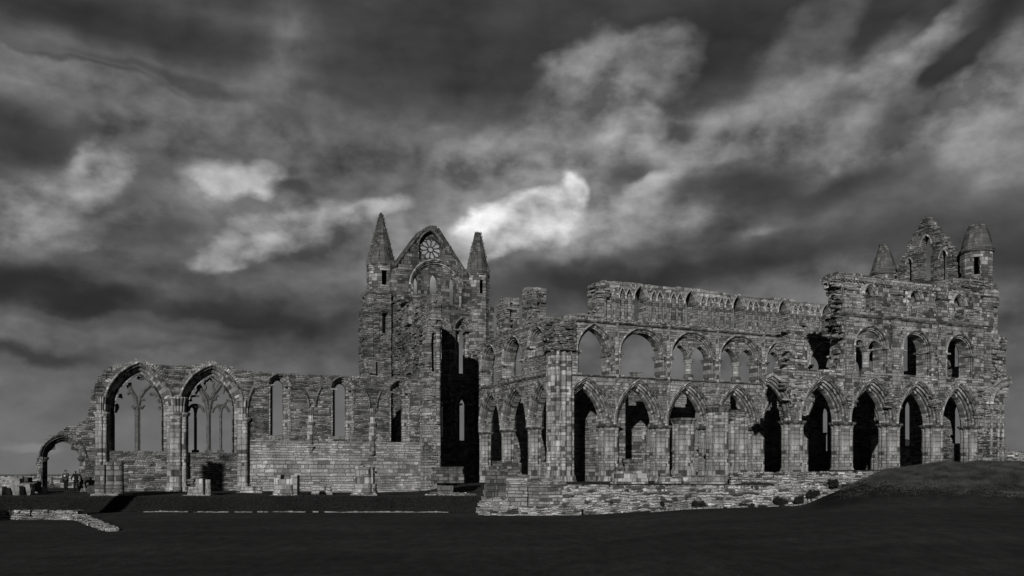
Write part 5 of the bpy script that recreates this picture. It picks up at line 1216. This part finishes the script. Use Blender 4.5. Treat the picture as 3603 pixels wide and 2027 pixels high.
# ------------------------------------------------------------------ plants
def bush(label, px, py, wpx, hpx, D, seed, cat='bush', group='bushes rooted in the retaining wall', name='bush'):
    r = random.Random(seed); X, Y, Zz = wpt(px, py, D); w = wpx * D / F / 2 * 1.1; h = hpx * D / F * .95
    t = thing(name, (X, Y, Zz), label, cat, group); fr = Flat(X, Y, 0, Zz); mb = MB()
    n = int(900 + 1600 * w); lobes = [(r.uniform(-1., 1.), r.uniform(-.05, .6), r.uniform(.18, .42)) for _ in range(9)] + [(0, .1, .5)]
    for i in range(n):
        lx, lh, lr = lobes[i % len(lobes)]
        a = r.uniform(0, 6.283); b = math.acos(r.uniform(-.4, 1)); q = r.uniform(.1, 1.) ** .45 * (1 + .7 * noise.noise((math.cos(a) * 2.3, math.sin(a) * 2.3, b * 2 + seed + lx)))
        c = Vector((lx * w + math.cos(a) * math.sin(b) * w * lr * q, math.sin(a) * math.sin(b) * w * .5 * q - w * .2, max(-.1, lh * h + math.cos(b) * h * lr * q))); s = r.uniform(.02, .075)
        d1 = Vector((r.uniform(-1, 1), r.uniform(-1, 1), r.uniform(-1, 1))).normalized(); d2 = d1.cross(Vector((r.uniform(-1, 1), r.uniform(-1, 1), r.uniform(-1, 1)))).normalized()
        mb.add([c - d1 * s, c + d2 * s * .5, c + d1 * s, c - d2 * s * .5], [(0, 1, 2, 3)])
    mb.build('foliage', 'leaf', t, fr)
    mb = MB()
    for k in range(5):
        a = r.uniform(-1, 1); bar(mb, [(a * .1 * w, -.1), (a * .4 * w, h * .4), (a * .7 * w, h * .75)], .04, -.05, .0)
    mb.build('stem', 'leaf', t, fr)
bush('largest dark bush on the retaining wall, a low mound near its foot', 2467, 1788, 52, 33, 56.6, 1)
bush('flat dark bush low on the retaining wall, right of the largest one', 2625, 1786, 40, 18, 56.6, 2)
bush('ragged dark bush near the lower right of the retaining wall', 2748, 1777, 42, 36, 56.6, 3)
bush('round dark bush beside a pale stone, right of the ragged bush', 2808, 1765, 30, 26, 56.6, 4)
bush('dark bush in the middle height of the wall close to the grassy mound', 2860, 1752, 34, 36, 56.6, 5)
bush('topmost dark bush on the wall, just under the taller choir piers', 2932, 1709, 32, 30, 56.6, 6)
bush('tiny dark tuft bush in the wall face left of the flat one', 2332, 1775, 14, 14, 56.7, 7)
bush('dark bramble bush at the end of the grass bank', 1702, 1799, 34, 40, 58.2, 8, group=None)
def tufts(name, n, place, hmin, hmax, mat='blade', seed=1):
    r = random.Random(seed); mb = MB(); V = []; Fc = []
    for i in range(n):
        X, Y = place(r); z = ground(X, Y) - .02; k = (.45 + .9 * max(0, noise.noise((X * .5, Y * .5, 4)) + .35)) * (1 if seed != 3 else .35 + .65 * ss(.37, .47, X / Y) * ss(46, 52, Y))
        for b in range(4):
            h = r.uniform(hmin, hmax) * k; a = r.uniform(0, 6.283); l = h * r.uniform(.15, .6); w = .014
            x0, y0 = X + r.uniform(-.12, .12), Y + r.uniform(-.12, .12); q = len(V)
            V += [(x0 - w, y0, z), (x0 + w, y0, z), (x0 + l * math.cos(a), y0 + l * math.sin(a), z + h)]; Fc.append((q, q + 1, q + 2))
    me = bpy.data.meshes.new(name); me.from_pydata(V, [], Fc); me.materials.append(M[mat]); o = bpy.data.objects.new(name, me); SC.collection.objects.link(o); return o
def on_mound(r):
    while True:
        Y = r.uniform(45, 58); x = r.uniform(.34, .56); q = noise.noise((x * 60, Y * .5, 7)) * .5 + .5
        if r.random() < ss(.35, .47, x + .03 * q) and r.random() < ss(45.5, 52.5, Y + (x - .42) * 14) and r.random() < .25 + q: return x * Y, Y
o = tufts('rough_grass', 24000, on_mound, .10, .34, seed=3); tag(o, 'long dry rough grass covering the mound at the right', 'grass', kind='stuff')
def on_bank(r):
    Y = r.uniform(60.5, 62.7); return r.uniform(-.62, -.03) * Y, Y
o = tufts('bank_grass', 16000, on_bank, .04, .13, 'leaf', 4); tag(o, 'short uneven grass on the bank below the terrace', 'grass', kind='stuff')
def on_edge(r):
    Y = r.choice((57.7, 57.9, 58.1)); return r.uniform(.055, .29) * Y, Y + r.uniform(-.2, .2)
o = tufts('verge_grass', 5000, on_edge, .06, .16, 'leaf', 5); tag(o, 'fringe of grass along the top of the long retaining wall', 'grass', kind='stuff')
def hedge(r): return r.uniform(-.62, -.3) * 90, 90 + r.uniform(-.6, .6)
r_ = random.Random(9); V = []; Fc = []
for i in range(5000):
    X, Y = hedge(r_); z = 1.05 + .25 * noise.noise((X * .6, 0, 1)); h = r_.uniform(.1, .45); w = .03; a = r_.uniform(-.15, .15); q = len(V); V += [(X - w, Y, z - .9), (X + w, Y, z - .9), (X + a, Y + a, z + h)]; Fc.append((q, q + 1, q + 2))
me = bpy.data.meshes.new('hedge'); me.from_pydata(V, [], Fc); me.materials.append(M['leaf']); o = bpy.data.objects.new('hedge', me); SC.collection.objects.link(o); tag(o, 'scrubby growth behind the far boundary wall at the left', 'scrub', kind='stuff')

# ------------------------------------------------------------------ the two visitors
def skinned(name, nodes, edges, mat, parent, fr, sub=2):
    ids = {k: i for i, k in enumerate(nodes)}
    me = bpy.data.meshes.new(name); me.from_pydata([n[:3] for n in nodes.values()], [(ids[a], ids[b]) for a, b in edges], [])
    o = bpy.data.objects.new(name, me); SC.collection.objects.link(o); me.materials.append(M[mat])
    md = o.modifiers.new('Skin', 'SKIN'); md.use_smooth_shade = True
    for i, n in enumerate(nodes.values()):
        r = n[3]; me.skin_vertices[0].data[i].radius = r if isinstance(r, tuple) else (r, r)
    me.skin_vertices[0].data[0].use_root = True
    sd = o.modifiers.new('Sub', 'SUBSURF'); sd.levels = sub; sd.render_levels = sub
    dg = bpy.context.evaluated_depsgraph_get(); dg.update(); ev = o.evaluated_get(dg); nm = bpy.data.meshes.new_from_object(ev)
    bpy.data.objects.remove(o); nm.name = name; nm.polygons.foreach_set('use_smooth', [True] * len(nm.polygons))
    o = bpy.data.objects.new(name, nm); SC.collection.objects.link(o)
    if not nm.materials: nm.materials.append(M[mat])
    o.parent = parent; o.matrix_local = WM[parent].inverted() @ fr.M; WM[o] = fr.M; return o
def person(px, yfoot, D, hgt, label, pose, rot, coat, trous, hatr):
    X = wx(px, D); z0 = H + (HY - yfoot) * D / F
    root = thing('person', (X, D, z0), label, 'person'); fr = Flat(X, D, rot, z0); k = hgt / 1.7
    fr.M = fr.M @ Matrix.Scale(k, 4)
    J = dict(pose)
    body = {'pelvis': (0, 0, .92, (.13, .1)), 'chest': (J['chest'][0], J['chest'][1], 1.27, (.14, .1)), 'neck': (J['neck'][0], J['neck'][1], 1.43, .055), 'chin': (*J['head'][:2], J['head'][2] - .09, .06), 'head': (*J['head'], .088), 'crown': (J['head'][0], J['head'][1] + .015, J['head'][2] + .08, .06),
            'nose': (J['head'][0] + J['face'][0] * .1, J['head'][1] + J['face'][1] * .1, J['head'][2] - .02, .016)}
    ed = [('pelvis', 'chest'), ('chest', 'neck'), ('neck', 'chin'), ('chin', 'head'), ('head', 'crown'), ('head', 'nose')]
    for s, S in ((-1, 'l'), (1, 'r')):
        sh = (J['chest'][0] + s * .18, J['chest'][1], 1.36, .06); body['sh' + S] = sh; body['el' + S] = (*J['el' + S], .045); body['wr' + S] = (*J['wr' + S], .03); body['pa' + S] = (*J['pa' + S], (.035, .02))
        ed += [('chest', 'sh' + S), ('sh' + S, 'el' + S), ('el' + S, 'wr' + S), ('wr' + S, 'pa' + S)]
        w = Vector(J['wr' + S]); p = Vector(J['pa' + S]); d = (p - w).normalized(); sd = d.cross(Vector((0, 1, .2))).normalized(); cu = d.cross(sd)
        for i, (off, ln) in enumerate(((-.030, .065), (-.010, .075), (.010, .07), (.028, .055))):
            b = p + sd * off + d * .03; m_ = b + d * ln * .5 + cu * .008; e = m_ + d * ln * .35 + cu * .022
            body[f'f{S}{i}a'] = (*b, .0095); body[f'f{S}{i}b'] = (*m_, .009); body[f'f{S}{i}c'] = (*e, .008); ed += [('pa' + S, f'f{S}{i}a'), (f'f{S}{i}a', f'f{S}{i}b'), (f'f{S}{i}b', f'f{S}{i}c')]
        tb = (w + p) / 2 + sd * -.04; te = tb + d * .045 + sd * -.02; body['t' + S] = (*tb, .011); body['u' + S] = (*te, .009); ed += [('wr' + S, 't' + S), ('t' + S, 'u' + S)]
        body['hip' + S] = (s * .09, 0, .86, .09); body['kn' + S] = (*J['kn' + S], .06); body['an' + S] = (*J['an' + S], .042); body['to' + S] = (J['an' + S][0] + J['toe'][0] * .17, J['an' + S][1] + J['toe'][1] * .17, .035, (.04, .03))
        ed += [('pelvis', 'hip' + S), ('hip' + S, 'kn' + S), ('kn' + S, 'an' + S), ('an' + S, 'to' + S)]
    skinned('body', body, ed, 'skin', root, fr, 1)
    g = lambda n, dr: (*body[n][:3], (body[n][3][0] + dr, body[n][3][1] + dr) if isinstance(body[n][3], tuple) else body[n][3] + dr)
    ct = {'pelvis': (0, 0, .84, (.175, .14)), 'waist': ((J['chest'][0]) * .5, J['chest'][1] * .5, 1.05, (.16, .125)), 'chest': g('chest', .035), 'neck': (J['neck'][0], J['neck'][1], 1.40, .075)}
    ce = [('pelvis', 'waist'), ('waist', 'chest'), ('chest', 'neck')]
    for S in 'lr':
        for n in ('sh', 'el', 'wr'): ct[n + S] = g(n + S, .022)
        ce += [('chest', 'sh' + S), ('sh' + S, 'el' + S), ('el' + S, 'wr' + S)]
    skinned('coat', ct, ce, coat, root, fr, 2)
    tn = {'pelvis': (0, 0, .9, (.15, .12))}; te = []
    for S in 'lr':
        for n in ('hip', 'kn', 'an'): tn[n + S] = g(n + S, .022)
        te += [('pelvis', 'hip' + S), ('hip' + S, 'kn' + S), ('kn' + S, 'an' + S)]
    skinned('trousers', tn, te, trous, root, fr, 2)
    for S in 'lr':
        a = Vector(J['an' + S]); t_ = Vector(J['toe']); a.z = .05
        skinned('shoe', {'a': (a.x - t_.x * .05, a.y - t_.y * .05, .05, .05), 'b': (a.x + t_.x * .08, a.y + t_.y * .08, .045, .052), 'c': (a.x + t_.x * .19, a.y + t_.y * .19, .035, .04)}, [('a', 'b'), ('b', 'c')], 'cloth_dark', root, fr, 1)
    h = J['head']; fx, fy = J['face']
    skinned('hair', {'a': (h[0] + fx * .03, h[1] + fy * .03, h[2] + .065, hatr), 'b': (h[0] - fx * .055, h[1] - fy * .055, h[2] + .01, hatr), 'c': (h[0] - fx * .06, h[1] - fy * .06, h[2] - .07, hatr * .8)}, [('a', 'b'), ('b', 'c')], 'hair', root, fr, 2)
    return root, fr
pa = dict(chest=(0, -.01), neck=(.02, -.03), head=(.04, -.05, 1.58), face=(.75, -.65), ell=(-.2, -.12, 1.1), wrl=(-.02, -.24, 1.16), pal=(.05, -.27, 1.2), elr=(.2, -.08, 1.1), wrr=(.1, -.25, 1.18), par=(.06, -.28, 1.25),
          knl=(-.07, -.01, .48), anl=(-.09, .02, .08), knr=(.07, -.02, .48), anr=(.09, 0, .08), toe=(.5, -.86))
root, fr = person(232, 1733, 68., 1.66, 'person in a grey coat with bushy dark hair, reading a white paper', pa, 0., 'cloth_grey', 'trouser', .118)
mb = MB(); mb.box(.0, .1, -.32, -.31, 1.2, 1.29, .01); o = mb.build('paper', 'white', None, fr); tag(o, 'small white paper held in both hands of the grey-coated person', 'paper')
mb = MB(); loft(mb, -.26, -.02, [(.72, .75), (.76, 1.), (.95, 1.), (1.02, .8)], lambda a: .11 / max(.62, abs(math.cos(a))) * .9, 20); bag = mb.build('shoulder_bag', 'cloth_grey', None, fr); tag(bag, 'grey bag hanging at the hip of the grey-coated person', 'bag')
mb = MB(); mb.box(-.3, -.27, -.03, .0, .98, 1.2, .0); mb.build('strap', 'cloth_grey', bag, fr)
pb = dict(chest=(.02, -.03), neck=(-.01, -.07), head=(-.05, -.12, 1.55), face=(-.7, -.7), ell=(-.34, -.02, 1.14), wrl=(-.31, -.06, .92), pal=(-.28, -.08, .84), elr=(.38, .02, 1.18), wrr=(.33, -.04, .95), par=(.3, -.06, .87),
          knl=(-.12, -.03, .48), anl=(-.14, .03, .08), knr=(.13, -.02, .48), anr=(.15, .02, .08), toe=(-.3, -.95))
person(268, 1733, 68., 1.62, 'person in black jacket standing with bowed head, legs apart and elbows held out', pb, 0., 'cloth_dark', 'trouser', .1)
